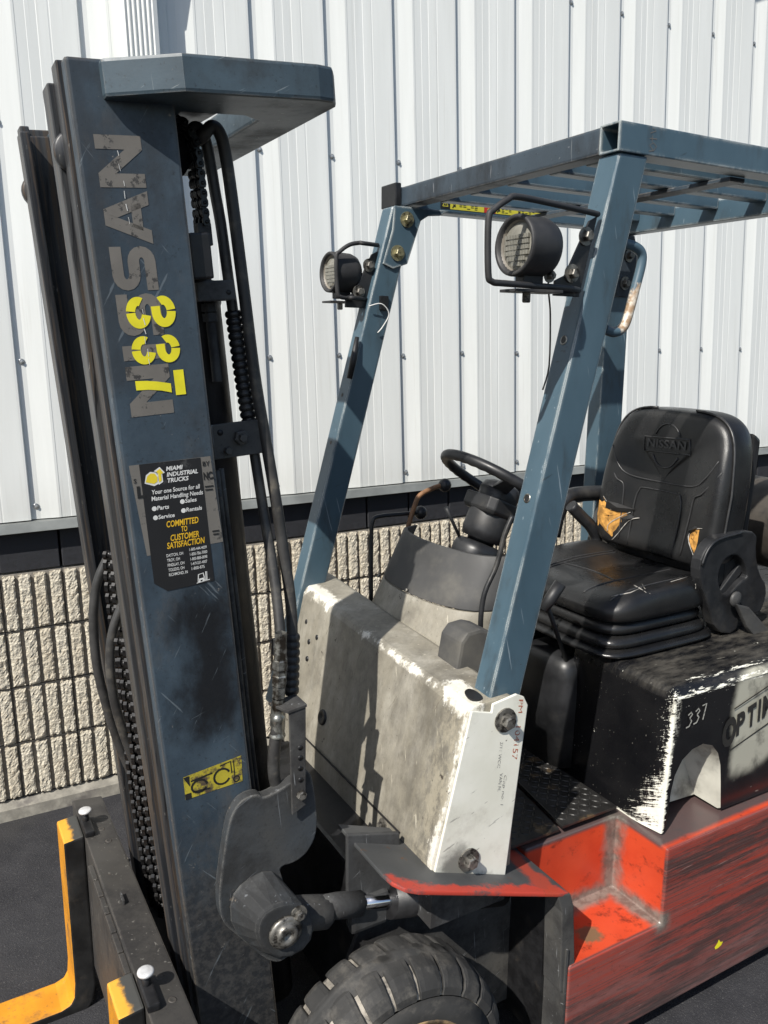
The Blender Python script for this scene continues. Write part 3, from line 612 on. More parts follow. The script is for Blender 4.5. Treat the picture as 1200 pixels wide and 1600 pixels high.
# ------------------------------------------------------------------ THE YARD
def build_yard():
    m = MB(V3((0, 0, 0)))
    prof = [(400, 0), (60, 0), (8, 0), (DW + .02, 0.0), (2.6, -.038), (2.0, -.089), (1.0, -.174), (0, -.259), (-2, -.42), (-5, -.50), (-20, -.55), (-400, -.55)]
    xs = [-400, -40, -8, -2, 0, 1, 2, 3, 5, 10, 50, 400]
    m.loft([[(x, y, z) for x in xs] for y, z in prof], closed=False, smooth=False)
    g = m.build('ground', 'asphalt'); tag(g, kind='structure', label='dark asphalt yard sloping away from the warehouse wall')
    # loose scraps on the asphalt
    def gz(y): return -(DW - y) * .0848
    def scrap(name, x, y, pts, mat, label, rz, th=.004):
        e = MB(V3((0, 0, 0))); e.prism([(a, b, .003) for a, b in pts], (0, 0, th)); o = e.build(name, mat)
        o.location = (x, y, gz(y) + .002); o.rotation_euler = (.08, -.05, rz); return o
    o = scrap('twig', .345, 2.58, [(-.035, -.004), (.03, -.006), (.036, .0), (.03, .006), (-.02, .005)], 'twig_pale', '', .9, .007); tag(o, 'short pale twig lying on the asphalt beside the far fork tip', 'twig')
    o = scrap('leaf', -.03, 1.90, [(-.02, -.004), (0, -.009), (.022, -.002), (.004, .008), (-.014, .006)], 'leaf_brown', '', .1); tag(o, 'curled brown leaf on the open asphalt left of the forks', 'leaf')
    o = scrap('wood_chip', .33, 2.86, [(-.012, -.004), (.012, -.005), (.01, .005), (-.01, .004)], 'twig_pale', '', .4); tag(o, 'tiny pale wood chip on the asphalt close to the block wall', 'wood chip')

# ------------------------------------------------------------------ THE WAREHOUSE
def build_warehouse():
    root = bpy.data.objects.new('warehouse', None); C.objects.link(root); root.location = (3, DW, 0)
    tag(root, 'white ribbed metal warehouse with a tan split block base behind the forklift', 'building')
    off = V3((3, DW, 0))
    EAVE = 3.965
    # siding panels, three recesses to a panel; s measured from the left edge of a recess, depth into the wall
    prof = [(0, .0), (.004, .0120), (.033, .0120), (.092, 0.0), (.100, .0003), (.1015, .0014), (.132, .0024), (.1335, .0018), (.166, .0030), (.168, .0022), (.202, .0014), (.2035, .0019), (.207, .0019), (.2085, .0013), (.286, -.0004), (.294, 0)]
    pitch = .294
    for k in range(-5, 9):
        x0 = 1.681 + pitch * 3 * k - pitch
        m = MB(off); pts = []
        for j in range(3):
            for s, d in prof[:-1]: pts.append((x0 + pitch * j + s, DW - .012 + d))
        pts.append((x0 + 3 * pitch, DW - .012))
        m.loft([[(x, y, 1.062) for x, y in pts], [(x, y, EAVE) for x, y in pts]], closed=False, smooth=False)
        m.build('siding_panel', 'siding', root)
    # screws, shared mesh
    sm = None
    for z in (1.110, 1.60, 2.36, 3.1):
        for k in range(-6, 9):
            x = 1.681 + pitch * k + .021
            if sm is None:
                e = MB(V3((0, 0, 0))); e.lathe([(0, .010), (.002, .010), (.0025, .0065)], (0, 0, 0), (0, -1, 0), 12)
                e.lathe([(.0025, .0055), (.007, .0055), (.008, 0)], (0, 0, 0), (0, -1, 0), 6, smooth=False); o = e.build('screw', 'screw', root); sm = o.data
            else:
                o = bpy.data.objects.new('screw', sm); C.objects.link(o); o.parent = root
            o.location = V3((x, DW - .0005, z + random.uniform(-.004, .004))) - off
    # trim under the siding
    m = MB(off); m.prism([(-3, DW + .03, 1.061), (-3, DW - .030, 1.056), (-3, DW - .044, 1.026), (-3, DW - .040, 1.024), (-3, DW + .03, 1.030)], (14, 0, 0)); m.build('base_trim', 'trim', root)
    # dark smooth block course
    bw = .2025; x00 = .2955
    dm = None
    for k in range(-4, 20):
        x = x00 + bw * k + .004
        if dm is None:
            e = MB(V3((0, 0, 0))); e.box(0, bw - .008, 0, .1, 0, .168); o = e.build('smooth_block', 'darkblock', root, .003, 1); dm = o.data
        else:
            o = bpy.data.objects.new('smooth_block', dm); C.objects.link(o); o.parent = root
        o.location = V3((x, DW - .004, .884)) - off
    # split-face blocks, four ribs to a block: block > rib
    def ribmesh(seed):
        from mathutils import noise as mn
        rnd = random.Random(seed); e = MB(V3((0, 0, 0)))
        W, H, D = .0372, .1915, .0165; nx, nz = 6, 26
        g = []
        for j in range(nz + 1):
            row = []
            for i in range(nx + 1):
                edge = (i in (0, nx)) or (j in (0, nz))
                xx = W * i / nx; zz = H * j / nz
                if i in (0, nx): xx += rnd.uniform(-.0011, .0011)
                if j in (0, nz): zz += rnd.uniform(-.0025, .0025)
                sd = seed * 3.71
                f = mn.noise(V3((xx * 70 + sd, zz * 55, 1.0))) * .0034 + mn.noise(V3((xx * 190 + sd, zz * 170, 5.0))) * .0022 + mn.noise(V3((sd, zz * 14, 9.0))) * .002
                d = -D + f + rnd.uniform(-.0007, .0007) + (.0028 + rnd.uniform(-.001, .002) if edge else 0)
                row.append((xx, d, zz))
            g.append(row)
        ids = [[e.p(q) for q in r] for r in g]
        for j in range(nz):
            for i in range(nx): e.face((ids[j][i], ids[j][i + 1], ids[j + 1][i + 1], ids[j + 1][i]), False)
        rim = ids[0] + [r[-1] for r in ids[1:]] + ids[-1][-2::-1] + [r[0] for r in ids[-2:0:-1]]
        back = [e.p((e.v[q].x, 0.002, e.v[q].z)) for q in rim]
        n = len(rim)
        for i in range(n): e.face((rim[i], rim[(i + 1) % n], back[(i + 1) % n], back[i]))
        return e
    rib_data = []
    def rib_obj(block, v):
        if len(rib_data) <= v:
            o = ribmesh(50 + v).build('rib', 'rib', block); rib_data.append(o.data); return o
        o = bpy.data.objects.new('rib', rib_data[v]); C.objects.link(o); o.parent = block; return o
    base = None; cnt = 0
    for r in range(4):
        zb = .878 - .205 * (r + 1) + .008
        for k in range(-3, 40):
            x = x00 + bw * k
            if k > 16 and r > 1: continue
            if base is None:
                e = MB(V3((0, 0, 0))); e.box(.0015, bw - .0015, 0.0, .1, -.004, .197); b = e.build('split_block', 'blockbase', root); base = b.data
            else:
                b = bpy.data.objects.new('split_block', base); C.objects.link(b); b.parent = root
            b.location = V3((x, DW + .0, zb)) - off
            near = k <= 13
            if near:
                for i in range(4):
                    v = len(rib_data) if len(rib_data) < 9 else random.randrange(9)
                    o = rib_obj(b, v); o.location = (.0075 + .0506 * i, 0, random.uniform(-.001, .001))
            else:
                e = MB(V3((0, 0, 0)))
                for i in range(4):
                    rr = ribmesh(200 + (k * 4 + i) % 5); bs = len(e.v)
                    e.v += [q + V3((.0075 + .0506 * i, 0, 0)) for q in rr.v]; e.f += [tuple(bs + t for t in f) for f in rr.f]; e.sm += rr.sm; e.mi += rr.mi
                e.build('ribbed_face', 'rib', b)
    # mortar bed behind the joints and concrete ledge at the foot
    m = MB(off); m.box(-1.2, 9, DW + .012, DW + .10, .06, .880); m.build('mortar_bed', 'blockbase', root)
    m = MB(off); m.prism([(-3, DW + .05, -.05), (-3, DW - .040, -.05), (-3, DW - .034, .036), (-3, DW - .002, .056), (-3, DW + .05, .056)], (14, 0, 0)); m.build('concrete_ledge', 'ledge', root)
    m = MB(off); m.box(-3, 11, DW + .11, DW + .15, -.05, EAVE); m.build('inner_wall', 'siding', root)
    # eave with gutter, above the frame; its shadow crosses the top of the siding
    m = MB(off); m.box(-3, 11, DW - .36, DW + .3, EAVE, EAVE + .16); m.build('eave_gutter', 'trim', root, .01)
    # ridged downspout with an offset elbow at the eave
    m = MB(off); pts = []; n = 6; X0, X1 = .632, .752
    pts = [(X0, DW + .02), (X0, DW - .075)]
    for i in range(n):
        a = X0 + .012 + (X1 - X0 - .024) * i / n; w = (X1 - X0 - .024) / n
        pts += [(a, DW - .080), (a + w * .3, DW - .074), (a + w * .6, DW - .074), (a + w * .8, DW - .080)]
    pts += [(X1, DW - .075), (X1, DW + .02)]
    m.loft([[(x, y, .12) for x, y in pts], [(x, y, 2.86) for x, y in pts]], closed=False, smooth=False)
    d = m.build('downspout', 'siding', root)
    m = MB(off); m.loft([[(X0, DW + .0, 2.86), (X1, DW + .0, 2.86), (X1, DW - .08, 2.86), (X0, DW - .08, 2.86)], [(X0, DW - .04, 3.14), (X1, DW - .04, 3.14), (X1, DW - .12, 3.14), (X0, DW - .12, 3.14)], [(X0, DW - .12, 3.34), (X1, DW - .12, 3.34), (X1, DW - .20, 3.34), (X0, DW - .20, 3.34)], [(X0, DW - .12, EAVE), (X1, DW - .12, EAVE), (X1, DW - .20, EAVE), (X0, DW - .20, EAVE)]], smooth=False)
    m.build('elbow', 'siding', d)
# ------------------------------------------------------------------ THE FORKLIFT
def build_forklift():
    root = bpy.data.objects.new('forklift', None); C.objects.link(root)
    rm = M3.to_4x4(); rm.translation = TRUCK_LOC; root.matrix_world = rm
    tag(root, 'worn blue and red forklift truck with tall mast, yellow forks and torn black seat', 'forklift')
    def B(fn, name, mat, parent=root, bevel=0.0, seg=2, fr=None, kind=None):
        m = MB(None, fr); fn(m); return m.build(name, mat, parent, bevel, seg, kind)

    # ============ mast rails
    def channel(name, u0, du, y0, y1, v0, v1, t, ft, mat, mirror=False, bev=.003):
        pts = [(u0, y0), (u0 + du, y0), (u0 + du, y1), (u0 + du - ft, y1), (u0 + du - ft, y0 + t), (u0 + ft, y0 + t), (u0 + ft, y1), (u0, y1)]
        if mirror: pts = [(a, mir(b)) for a, b in pts]
        m = MB(None, None)
        m.loft([[tuple(mast(a, v0, b)) for a, b in pts], [tuple(mast(a, v1, b)) for a, b in pts]], smooth=False)
        # n-gon caps of a C profile are concave but planar
        return m.build(name, mat, root, bev, 2)
    oc = channel('outer_channel', 0, .164, 1.42, 1.455, .05, 2.078, .014, .020, 'web', False, .006)
    part(oc, 'near mast channel with worn lettering and stickers')
    channel('outer_channel', 0, .164, 1.42, 1.455, .05, 2.078, .014, .020, 'mast', True, .006)
    for mr in (False, True):
        channel('middle_channel', -.006, .152, 1.459, 1.503, .07, 2.082, .013, .018, 'rail', mr)
        channel('inner_channel', -.015, .140, 1.507, 1.560, .09, 2.060, .013, .018, 'rail', mr)
        # guide rollers seen between the rail tops
        m = MB(); 
        ctr = mast(.012, 1.955, 1.505 if not mr else mir(1.505))
        m.lathe([(-.012, 0), (-.012, .030), (-.008, .034), (.008, .034), (.012, .030), (.012, 0)], ctr, (0, 1, 0), 24); m.build('guide_roller', 'rail', root)
    # ============ tie plate with its opening
    v0, v1 = 2.018, 2.074
    def tie(m):
        out = [(.050, 1.402), (.158, 1.340), (.385, 1.334), (.415, 1.342), (.434, 1.375)]
        full = out + [(a, mir(b)) for a, b in reversed(out)]
        inn = [(.19, 1.47), (.30, 1.47), (.335, 1.50), (.335, mir(1.50)), (.30, mir(1.47)), (.19, mir(1.47))]
        # outer band with a flat top and bottom split round the hole
        n = len(full)
        def vv(a, b, v): return tuple(mast(a, v, b))
        m.loft([[vv(a, b, v0) for a, b in full], [vv(a, b, v1) for a, b in full]], caps=False, smooth=False)
        m.loft([[vv(a, b, v0) for a, b in inn], [vv(a, b, v1) for a, b in inn]], caps=False, smooth=False)
        near = [(.050, 1.402), (.158, 1.340), (.385, 1.334), (.415, 1.342), (.434, 1.375)]
        for v in (v0, v1):
            m.poly([vv(*q, v) for q in [(.050, 1.402), (.158, 1.340), (.385, 1.334), (.30, 1.47), (.19, 1.47)]])
            m.poly([vv(*q, v) for q in [(.385, 1.334), (.415, 1.342), (.434, 1.375), (.335, 1.50), (.30, 1.47)]])
            m.poly([vv(*q, v) for q in [(.434, 1.375), (.434, mir(1.375)), (.335, mir(1.50)), (.335, 1.50)]])
            m.poly([vv(*q, v) for q in [(.434, mir(1.375)), (.415, mir(1.342)), (.385, mir(1.334)), (.30, mir(1.47)), (.335, mir(1.50))]])
            m.poly([vv(*q, v) for q in [(.385, mir(1.334)), (.158, mir(1.340)), (.050, mir(1.402)), (.19, mir(1.47)), (.30, mir(1.47))]])
            m.poly([vv(*q, v) for q in [(.050, mir(1.402)), (.050, 1.402), (.19, 1.47), (.19, mir(1.47))]])
    part(B(tie, 'tie_plate', 'tie', bevel=.006), 'thick blue grey plate across the mast top')
    def shb(m):
        q = [(.160, 1.456), (.250, 1.456), (.265, 1.48), (.255, 1.60), (.160, 1.60)]
        m.loft([[tuple(mast(a, v, b)) for a, b in q] for v in (2.026, 2.062)], smooth=False)
    B(shb, 'sheave_bracket', 'grease', bevel=.004)
    # ============ cross members and cylinders
    def cm(m):
        q = [(.168, 1.437), (.205, 1.437), (.205, mir(1.437)), (.168, mir(1.437))]
        m.loft([[tuple(mast(a, v, b)) for a, b in q] for v in (1.745, 1.822)], smooth=False)
    B(cm, 'cross_member', 'grease', bevel=.004)
    def cm2(m):
        q = [(.166, 1.40), (.190, 1.40), (.190, mir(1.437)), (.166, mir(1.437))]
        m.loft([[tuple(mast(a, v, b)) for a, b in q] for v in (.40, .62)], smooth=False)
    B(cm2, 'cross_member', 'grease', bevel=.004)
    for y in (1.545,):
        m = MB(None, None); m.lathe([(0, .046), (1.58, .046), (1.585, .048), (1.625, .048), (1.63, .030)], mast(.213, .12, y + .042), MV, 24, caps=True); m.build('lift_cylinder', 'grease', root)
    m = MB(); m.lathe([(0, .050), (.60, .050), (.61, .056), (.66, .056), (.665, .03), (.70, .03)], mast(.075, .12, YC), MV, 24, caps=True); m.build('lift_cylinder', 'grease', root)
    # sheave under the tie plate
    m = MB(); m.lathe([(-.018, 0), (-.018, .050), (-.013, .047), (.013, .047), (.018, .050), (.018, 0)], mast(.165, 1.965, 1.545), (0, 1, 0), 28); m.build('sheave', 'grease', root)
    # leaf chain, anchor, threaded rod and its block
    ch = bpy.data.objects.new('lift_chain', None); C.objects.link(ch); ch.parent = root
    link = None
    def chain_links(path, step, parent, w=1.0, ang=0.0):
        nonlocal link
        P = [V3(p) for p in path]; L = [0]
        for a, b in zip(P, P[1:]): L.append(L[-1] + (b - a).length)
        n = int(L[-1] / step)
        for i in range(n):
            s = (i + .5) * step; j = max(k for k in range(len(L)) if L[k] <= s and k < len(P) - 1)
            t = (s - L[j]) / (L[j + 1] - L[j]); c = P[j].lerp(P[j + 1], t); d = (P[j + 1] - P[j]).normalized()
            if link is None:
                m = MB(V3((0, 0, 0)))
                for y in (-.0125, .0045):
                    m.prism([(-.006, y, -.0185), (.006, y, -.0185), (.0105, y, -.013), (.0105, y, -.006), (.0065, y, 0), (.0105, y, .006), (.0105, y, .013), (.006, y, .0185), (-.006, y, .0185), (-.0105, y, .013), (-.0105, y, .006), (-.0065, y, 0), (-.0105, y, -.006), (-.0105, y, -.013)], (0, .008, 0))
                m.lathe([(-.0155, .0), (-.0155, .0052), (-.0125, .0060), (.0125, .0060), (.0155, .0052), (.0155, 0)], (0, 0, .0105), (0, 1, 0), 8)
                m.lathe([(-.0045, .0085), (.0045, .0085)], (0, 0, -.0105), (0, 1, 0), 8, caps=True)
                o = m.build('chain_link', 'chain', parent); link = o.data
            else:
                o = bpy.data.objects.new('chain_link', link); C.objects.link(o); o.parent = parent
            q = d.to_track_quat('Z', 'Y'); o.location = c - TB
            o.rotation_euler = (q.to_matrix() @ Matrix.Rotation(ang, 3, 'Z')).to_euler(); o.scale = (w, w, 1)
    top = []
    for k in range(9):
        a = math.radians(150 - 150 * k / 8); top.append(mast(.165 + .056 * math.cos(a), 1.965 + .056 * math.sin(a), 1.525))
    leaf = {}
    def leaf_chain(path, step, parent):
        P = [V3(p) for p in path]; L = [0]
        for a, b in zip(P, P[1:]): L.append(L[-1] + (b - a).length)
        for i in range(int(L[-1] / step)):
            s = (i + .5) * step; j = max(k for k in range(len(L)) if L[k] <= s and k < len(P) - 1)
            t = (s - L[j]) / (L[j + 1] - L[j]); c = P[j].lerp(P[j + 1], t); d = (P[j + 1] - P[j]).normalized(); k = i % 2
            if k not in leaf:
                m = MB(V3((0, 0, 0)))
                for x in ((-.0155, -.0045, .0065, .0105) if k else (-.0115, -.0005, .0025)):
                    h = step * .93; w = .0085
                    m.prism([(x, -w * .7, -h), (x, w * .7, -h), (x, w, -h * .7), (x, w, -h * .3), (x, w * .72, 0), (x, w, h * .3), (x, w, h * .7), (x, w * .7, h), (x, -w * .7, h), (x, -w, h * .7), (x, -w, h * .3), (x, -w * .72, 0), (x, -w, -h * .3), (x, -w, -h * .7)], (.0036, 0, 0))
                m.lathe([(-.017, 0), (-.017, .0034), (.017, .0034), (.017, 0)], (0, 0, step * .5), (1, 0, 0), 8)
                o = m.build('chain_link', 'chain', parent, .0006, 1); leaf[k] = o.data
            else:
                o = bpy.data.objects.new('chain_link', leaf[k]); C.objects.link(o); o.parent = parent
            z = d; y = (V3((0, 1, 0)) - z * z.y).normalized() * .35 + (V3((1, 0, 0)) - z * z.x).normalized() * .94; y = (y - z * z.dot(y)).normalized(); x = y.cross(z)
            o.location = c - TB; o.rotation_euler = Matrix((x, y, z)).transposed().to_euler()
    leaf_chain(top + [mast(.221, 1.838, 1.525)], .0165, ch)
    def anchor(m):
        q = [(.209, 1.512), (.235, 1.512), (.235, 1.540), (.209, 1.540)]
        m.loft([[tuple(mast(a, v, b)) for a, b in q] for v in (1.806, 1.846)], smooth=False)
    B(anchor, 'chain_anchor', 'greysteel', ch, .003)
    def rodf(m):
        n = 60; pr = []
        for i in range(n * 2): pr.append((i * .0022, .0088 + (.0012 if i % 2 else 0)))
        m.lathe(pr, mast(.218, 1.560, 1.526), MV, 12, caps=True)
        m.tube([mast(.218, 1.56 + .264, 1.526), mast(.218, 1.81, 1.526)], .0085, 10)
    B(rodf, 'threaded_rod', 'greysteel', ch)
    def blk(m):
        q = [(.186, 1.486), (.258, 1.486), (.258, 1.545), (.186, 1.545)]
        m.loft([[tuple(mast(a, v, b)) for a, b in q] for v in (1.708, 1.744)], smooth=False)
    bk = B(blk, 'anchor_block', 'greysteel', bevel=.003)
    m = MB(); m.lathe([(0, .0), (0, .0045), (.001, .0045), (.001, 0)], mast(.245, 1.722, 1.4862), (0, -1, 0), 12); m.build('pin_hole', 'grease', bk)
    for v in (1.690, 1.672):
        m = MB(); m.lathe([(0, .015), (.015, .015)], mast(.218, v, 1.526), MV, 6, caps=True, smooth=False); m.build('lock_nut', 'greysteel', bk)
    # hoses over the top
    h1 = smooth_path(K['hose_smooth'], 5); h2 = smooth_path(K['hose_other'], 5)
    sheave2 = [mast(.150, 1.90, 1.52), mast(.146, 1.955, 1.52), mast(.155, 2.00, 1.52)]
    def hoseA(m): m.tube(smooth_path([(.46, 1.60, 1.96), (.475, 1.56, 1.99)] + K['hose_smooth'][:1], 4)[:-1] + h1, .0115, 12)
    part(B(hoseA, 'hose', 'hose'), 'plain black hydraulic hose looping over the mast top')
    def hoseB(m): m.tube(smooth_path([(.44, 1.62, 1.96), (.452, 1.58, 1.99)] + K['hose_other'][:1], 4)[:-1] + h2, .0105, 12)
    hb = B(hoseB, 'hose', 'hose')
    def spiral(path, r0, r1, pitch, name, parent, mat='black'):
        P = [V3(p) for p in path]; L = [0]
        for a, b in zip(P, P[1:]): L.append(L[-1] + (b - a).length)
        n = int(L[-1] / pitch); pts = []; rr = []
        for i in range(n * 6 + 1):
            s = min(L[-1] - 1e-5, i * pitch / 6); j = max(k for k in range(len(P) - 1) if L[k] <= s)
            t = (s - L[j]) / (L[j + 1] - L[j]); pts.append(P[j].lerp(P[j + 1], t)); ph = i % 6
            rr.append(r0 + (r1 - r0) * math.sin(math.pi * ph / 6) ** .6 if ph else r0)
        m = MB(); m.tube(pts, rr, 14); return m.build(name, mat, parent)
    sl = [p for p in h2 if 1.475 < p[2] < 1.715]
    spiral(sl, .0125, .0165, .0138, 'spiral_guard', hb)
    sl = [p for p in h1 if .90 < p[2] < 1.085]
    spiral(sl, .0135, .0160, .0155, 'spiral_guard', root)
    def fit1(m):
        o = V3(h2[-1]); d = (V3(K['hose_low'][0]) - o).normalized()
        m.lathe([(-.075, .0125), (-.02, .0130), (-.018, .0155), (0, .0155), (.002, .0135), (.012, .0135), (.014, .0155), (.034, .0155), (.036, .0135), (.06, .0135)], o, d, 6, smooth=False)
    part(B(fit1, 'hose_fitting', 'zinc'), 'upper hexagon hose fitting')
    def fit2(m):
        a = V3(h2[-1]); b = V3(K['hose_low'][0]); d = (b - a).normalized()
        m.lathe([(.062, .0130), (.085, .0130), (.087, .0110), (.097, .0110), (.099, .0145), (.108, .0145), (.110, .0135), (.135, .0135), (.139, .0165), (.143, .0165)], a, d, 14, smooth=True)
    B(fit2, 'hose_fitting', 'zinc')
    B(lambda m: m.tube(smooth_path(K['hose_low'] + [(.635, 1.56, .58)], 5), .0125, 12), 'hose', 'hose')
    # hose bracket half way up with its nut and bolt
    def hbk(m):
        q = [(.190, 1.508), (.290, 1.508), (.290, 1.516), (.190, 1.516)]
        m.loft([[tuple(mast(a, v, b)) for a, b in q] for v in (1.415, 1.482)], smooth=False)
    hk = B(hbk, 'hose_bracket', 'greysteel', bevel=.002)
    hexbolt(hk, mast(.246, 1.452, 1.508), (0, -1, 0), .0150, .012, 'greysteel', False, 'nut'); hexbolt(hk, mast(.246, 1.452, 1.497), (0, -1, 0), .0085, .010, 'greysteel', False)
    hexbolt(hk, mast(.218, 1.430, 1.508), (0, -1, 0), .008, .010, 'greysteel', False)
    m = MB(); m.lathe([(0, 0), (0, .006), (.0008, .006), (.0008, 0)], mast(.207, 1.466, 1.508), (0, -1, 0), 12); m.build('bolt_hole', 'grease', hk)
    # small print along the hoses
    for (pth, a, b, txt) in ((h1, .18, .22, '1234'), ):
        pass
    for u, y, r in ((.182, 1.478, .006), (.196, 1.492, .005)):
        B(lambda m: m.tube(smooth_path([mast(u, 1.40, y), mast(u + .002, 1.1, y), mast(u, .8, y), mast(u + .004, .55, y)], 3), r, 8), 'pipe', 'greysteel')
    B(lambda m: m.box(.588, .640, 1.475, 1.487, 1.02, 1.055), 'pipe_clip', 'greysteel')
    # loops and chains in the gap behind the carriage
    B(lambda m: m.tube(smooth_path(K['gaphose1'], 5), .0105, 12), 'hose', 'hose')
    B(lambda m: m.tube(smooth_path(K['gaphose2'], 5), .0105, 12), 'hose', 'hose')
    for k in ('gapchain1', 'gapchain2'):
        c2 = bpy.data.objects.new('lift_chain', None); C.objects.link(c2); c2.parent = root
        chain_links(smooth_path(K[k], 3), .0255, c2, ang=.75)

    # ============ print on the near channel (flat decals in mast coordinates)
    def dec(polys, name, mat, y, parent=oc):
        m = MB()
        for q in polys: m.poly([tuple(mast(a, v, y)) for a, v in q])
        return m.build(name, mat, parent)
    yA = 1.4194
    uL, uR = .0275, .1005
    Hh = uR - uL
    # capital letters read upwards: glyph x -> +v, glyph up -> -u
    def gl(v0, v1, polys):
        return [[(uR - b * Hh, v0 + a * (v1 - v0)) for a, b in q] for q in polys]
    N_ = [[(0, 0), (.27, 0), (.27, 1), (0, 1)], [(.73, 0), (1, 0), (1, 1), (.73, 1)], [(.27, 1), (.27, .62), (.73, 0), (.73, .38)]]
    A_ = [[(0, 0), (.26, 0), (.60, 1), (.36, 1)], [(.74, 0), (1, 0), (.66, 1), (.60, 1), (.50, .74)], [(.25, .18), (.78, .18), (.73, .40), (.32, .40)]]
    I_ = [[(0, 0), (1, 0), (1, 1), (0, 1)]]
    S_p = [(1.0, .87), (.36, .87)] + arc(.36, .69, .22, .18, 90, 270, 8)[1:-1] + [(.36, .50), (.66, .50)] + arc(.66, .315, .22, .185, 90, -90, 8)[1:-1] + [(.66, .13), (.0, .13)]
    S_ = ribbon2d(S_p, .255)
    for polys, a, b in ((N_, 1.5236, 1.6079), (I_, 1.6175, 1.6418), (S_, 1.6565, 1.7246), (S_, 1.7297, 1.7995), (A_, 1.803, 1.885), (N_, 1.890, 1.968)):
        dec(gl(a, b, polys), 'letter', 'decal_grey', yA)
    # stencilled yellow number, read downwards: glyph x -> -v, glyph up -> +u
    ax, ay = .0535, .083          # glyph box in metres
    def lobe(cy, a0, a1, lead=None):
        p = [(.0255 + .0185 * math.cos(math.radians(a0 + (a1 - a0) * i / 12)), cy + .0125 * math.sin(math.radians(a0 + (a1 - a0) * i / 12))) for i in range(13)]
        if lead: p = [lead] + p if lead[2:] == () else p
        return p
    def rb(p): return [[(x / ax, y / ay) for x, y in q] for q in ribbon2d(p, .0150)]
    cy1, cy2 = .0625, .0205
    ring = lambda cy, a0, a1: [(.0265 + .0190 * math.cos(math.radians(a0 + (a1 - a0) * i / 16)), cy + .0128 * math.sin(math.radians(a0 + (a1 - a0) * i / 16))) for i in range(17)]
    three = rb(ring(cy1, 205, 98)) + rb(ring(cy1, 90, -95) + [(.017, cy1 - .0130)])
    three += rb(ring(cy2, -205, -98)) + rb(ring(cy2, -90, 76))
    seven = [[(.02, .79), (1, .79), (1, 1.0), (.02, 1.0)], [(.30, 0), (.66, 0), (.68, .25), (.76, .50), (.88, .71), (.52, .71), (.40, .45), (.33, .22)]]
    def gd(v0, v1, u0, u1, polys): return [[(u0 + b * (u1 - u0), v0 - a * (v0 - v1)) for a, b in q] for q in polys]
    for polys, a, b, u0, u1 in ((three, 1.720, 1.668, .041, .124), (three, 1.656, 1.609, .042, .124), (seven, 1.5965, 1.5531, .041, .125)):
        dec(gd(a, b, u0, u1, polys), 'stencil_digit', 'spray_yellow', 1.4188)
    # a bright scratch dragged down across the letters
    rs = random.Random(3); sc_ = []
    u = .060
    for v in (1.945, 1.925, 1.90, 1.885, 1.865, 1.845, 1.70, 1.685, 1.668, 1.655, 1.635, 1.618):
        l = rs.uniform(.006, .013); w = rs.uniform(.0006, .0014); uu = .062 + (1.945 - v) * .02 + rs.uniform(-.002, .002)
        sc_ += ribbon2d([(uu, v), (uu + rs.uniform(-.0005, .002), v - l)], w)
    m = MB()
    for q in sc_: m.poly([tuple(mast(a, v, 1.4184)) for a, v in q])
    m.build('scratch', 'print_white', oc, kind='stuff')
    # dealer stickers
    dec([[(.0116, 1.4425), (.1555, 1.4390), (.1612, 1.2780), (.0215, 1.2790)]], 'sticker', 'sticker_old', 1.4196)
    st = dec([[(.0288, 1.4421), (.1371, 1.4389), (.1364, 1.208), (.0493, 1.2075), (.0273, 1.2263)]], 'sticker', 'sticker_black', 1.4192)
    part(st, 'black dealer sticker with white and yellow print')
    EX = MU - MV * .030; EY = MV + MU * .030
    def sp(u, v, y=1.4188): return mast(u, v, y)
    def txt(lines, mat, y=1.4187, parent=st):
        m = MB()
        for s, u, v, w, h, bo, sh in lines: lettering(m, s, mast(u, v, y), EX, EY, w, h, bo, sh)
        return m.build('lettering', mat, parent, kind='stuff')
    txt([('MIAMI', .0735, 1.4245, .030, .0076, .03, .2), ('INDUSTRIAL', .0735, 1.4140, .056, .0076, .03, .2), ('TRUCKS', .0735, 1.4035, .038, .0076, .03, .2),
         ('Your one Source for all', .044, 1.3870, .086, .0080, .015, .12), ('Material Handling Needs', .042, 1.3755, .092, .0080, .015, .12),
         ('Parts', .0495, 1.3580, .021, .0075, .02, .12), ('Sales', .100, 1.3625, .021, .0075, .02, .12), ('Service', .0495, 1.3415, .029, .0075, .02, .12), ('Rentals', .100, 1.3460, .029, .0075, .02, .12),
         ('DAYTON, OH', .055, 1.2700, .030, .0058, .005, 0), ('TROY, OH', .055, 1.2610, .023, .0058, .005, 0), ('FINDLAY, OH', .055, 1.2520, .030, .0058, .005, 0), ('TOLEDO, OH', .055, 1.2430, .029, .0058, .005, 0), ('RICHMOND, IN', .055, 1.2340, .034, .0058, .005, 0),
         ('1-800-444-4009', .097, 1.2730, .032, .0058, .005, 0), ('1-800-786-7000', .097, 1.2640, .032, .0058, .005, 0), ('1-800-888-0098', .097, 1.2550, .031, .0058, .005, 0), ('1-419-531-4007', .097, 1.2460, .030, .0058, .005, 0), ('1-800-875', .097, 1.2370, .024, .0058, .005, 0)], 'print_white')
    txt([('COMMITTED', .0620, 1.3240, .0580, .0115, .02, .15), ('TO', .0870, 1.3115, .011, .0100, .02, .1), ('CUSTOMER', .0660, 1.2980, .052, .0115, .02, .15), ('SATISFACTION', .0580, 1.2850, .069, .0115, .02, .15)], 'print_yellow')
    # round bullets, arrow shaped badge and a little lift truck
    bl = [[(c[0] + a, c[1] + b) for a, b in arc(0, 0, .0043, .0043, 0, 330, 11)] for c in ((.0447, 1.3612), (.0953, 1.3655), (.0447, 1.3448), (.0953, 1.3490))]
    dec(bl, 'bullet', 'print_white', 1.4187, st)
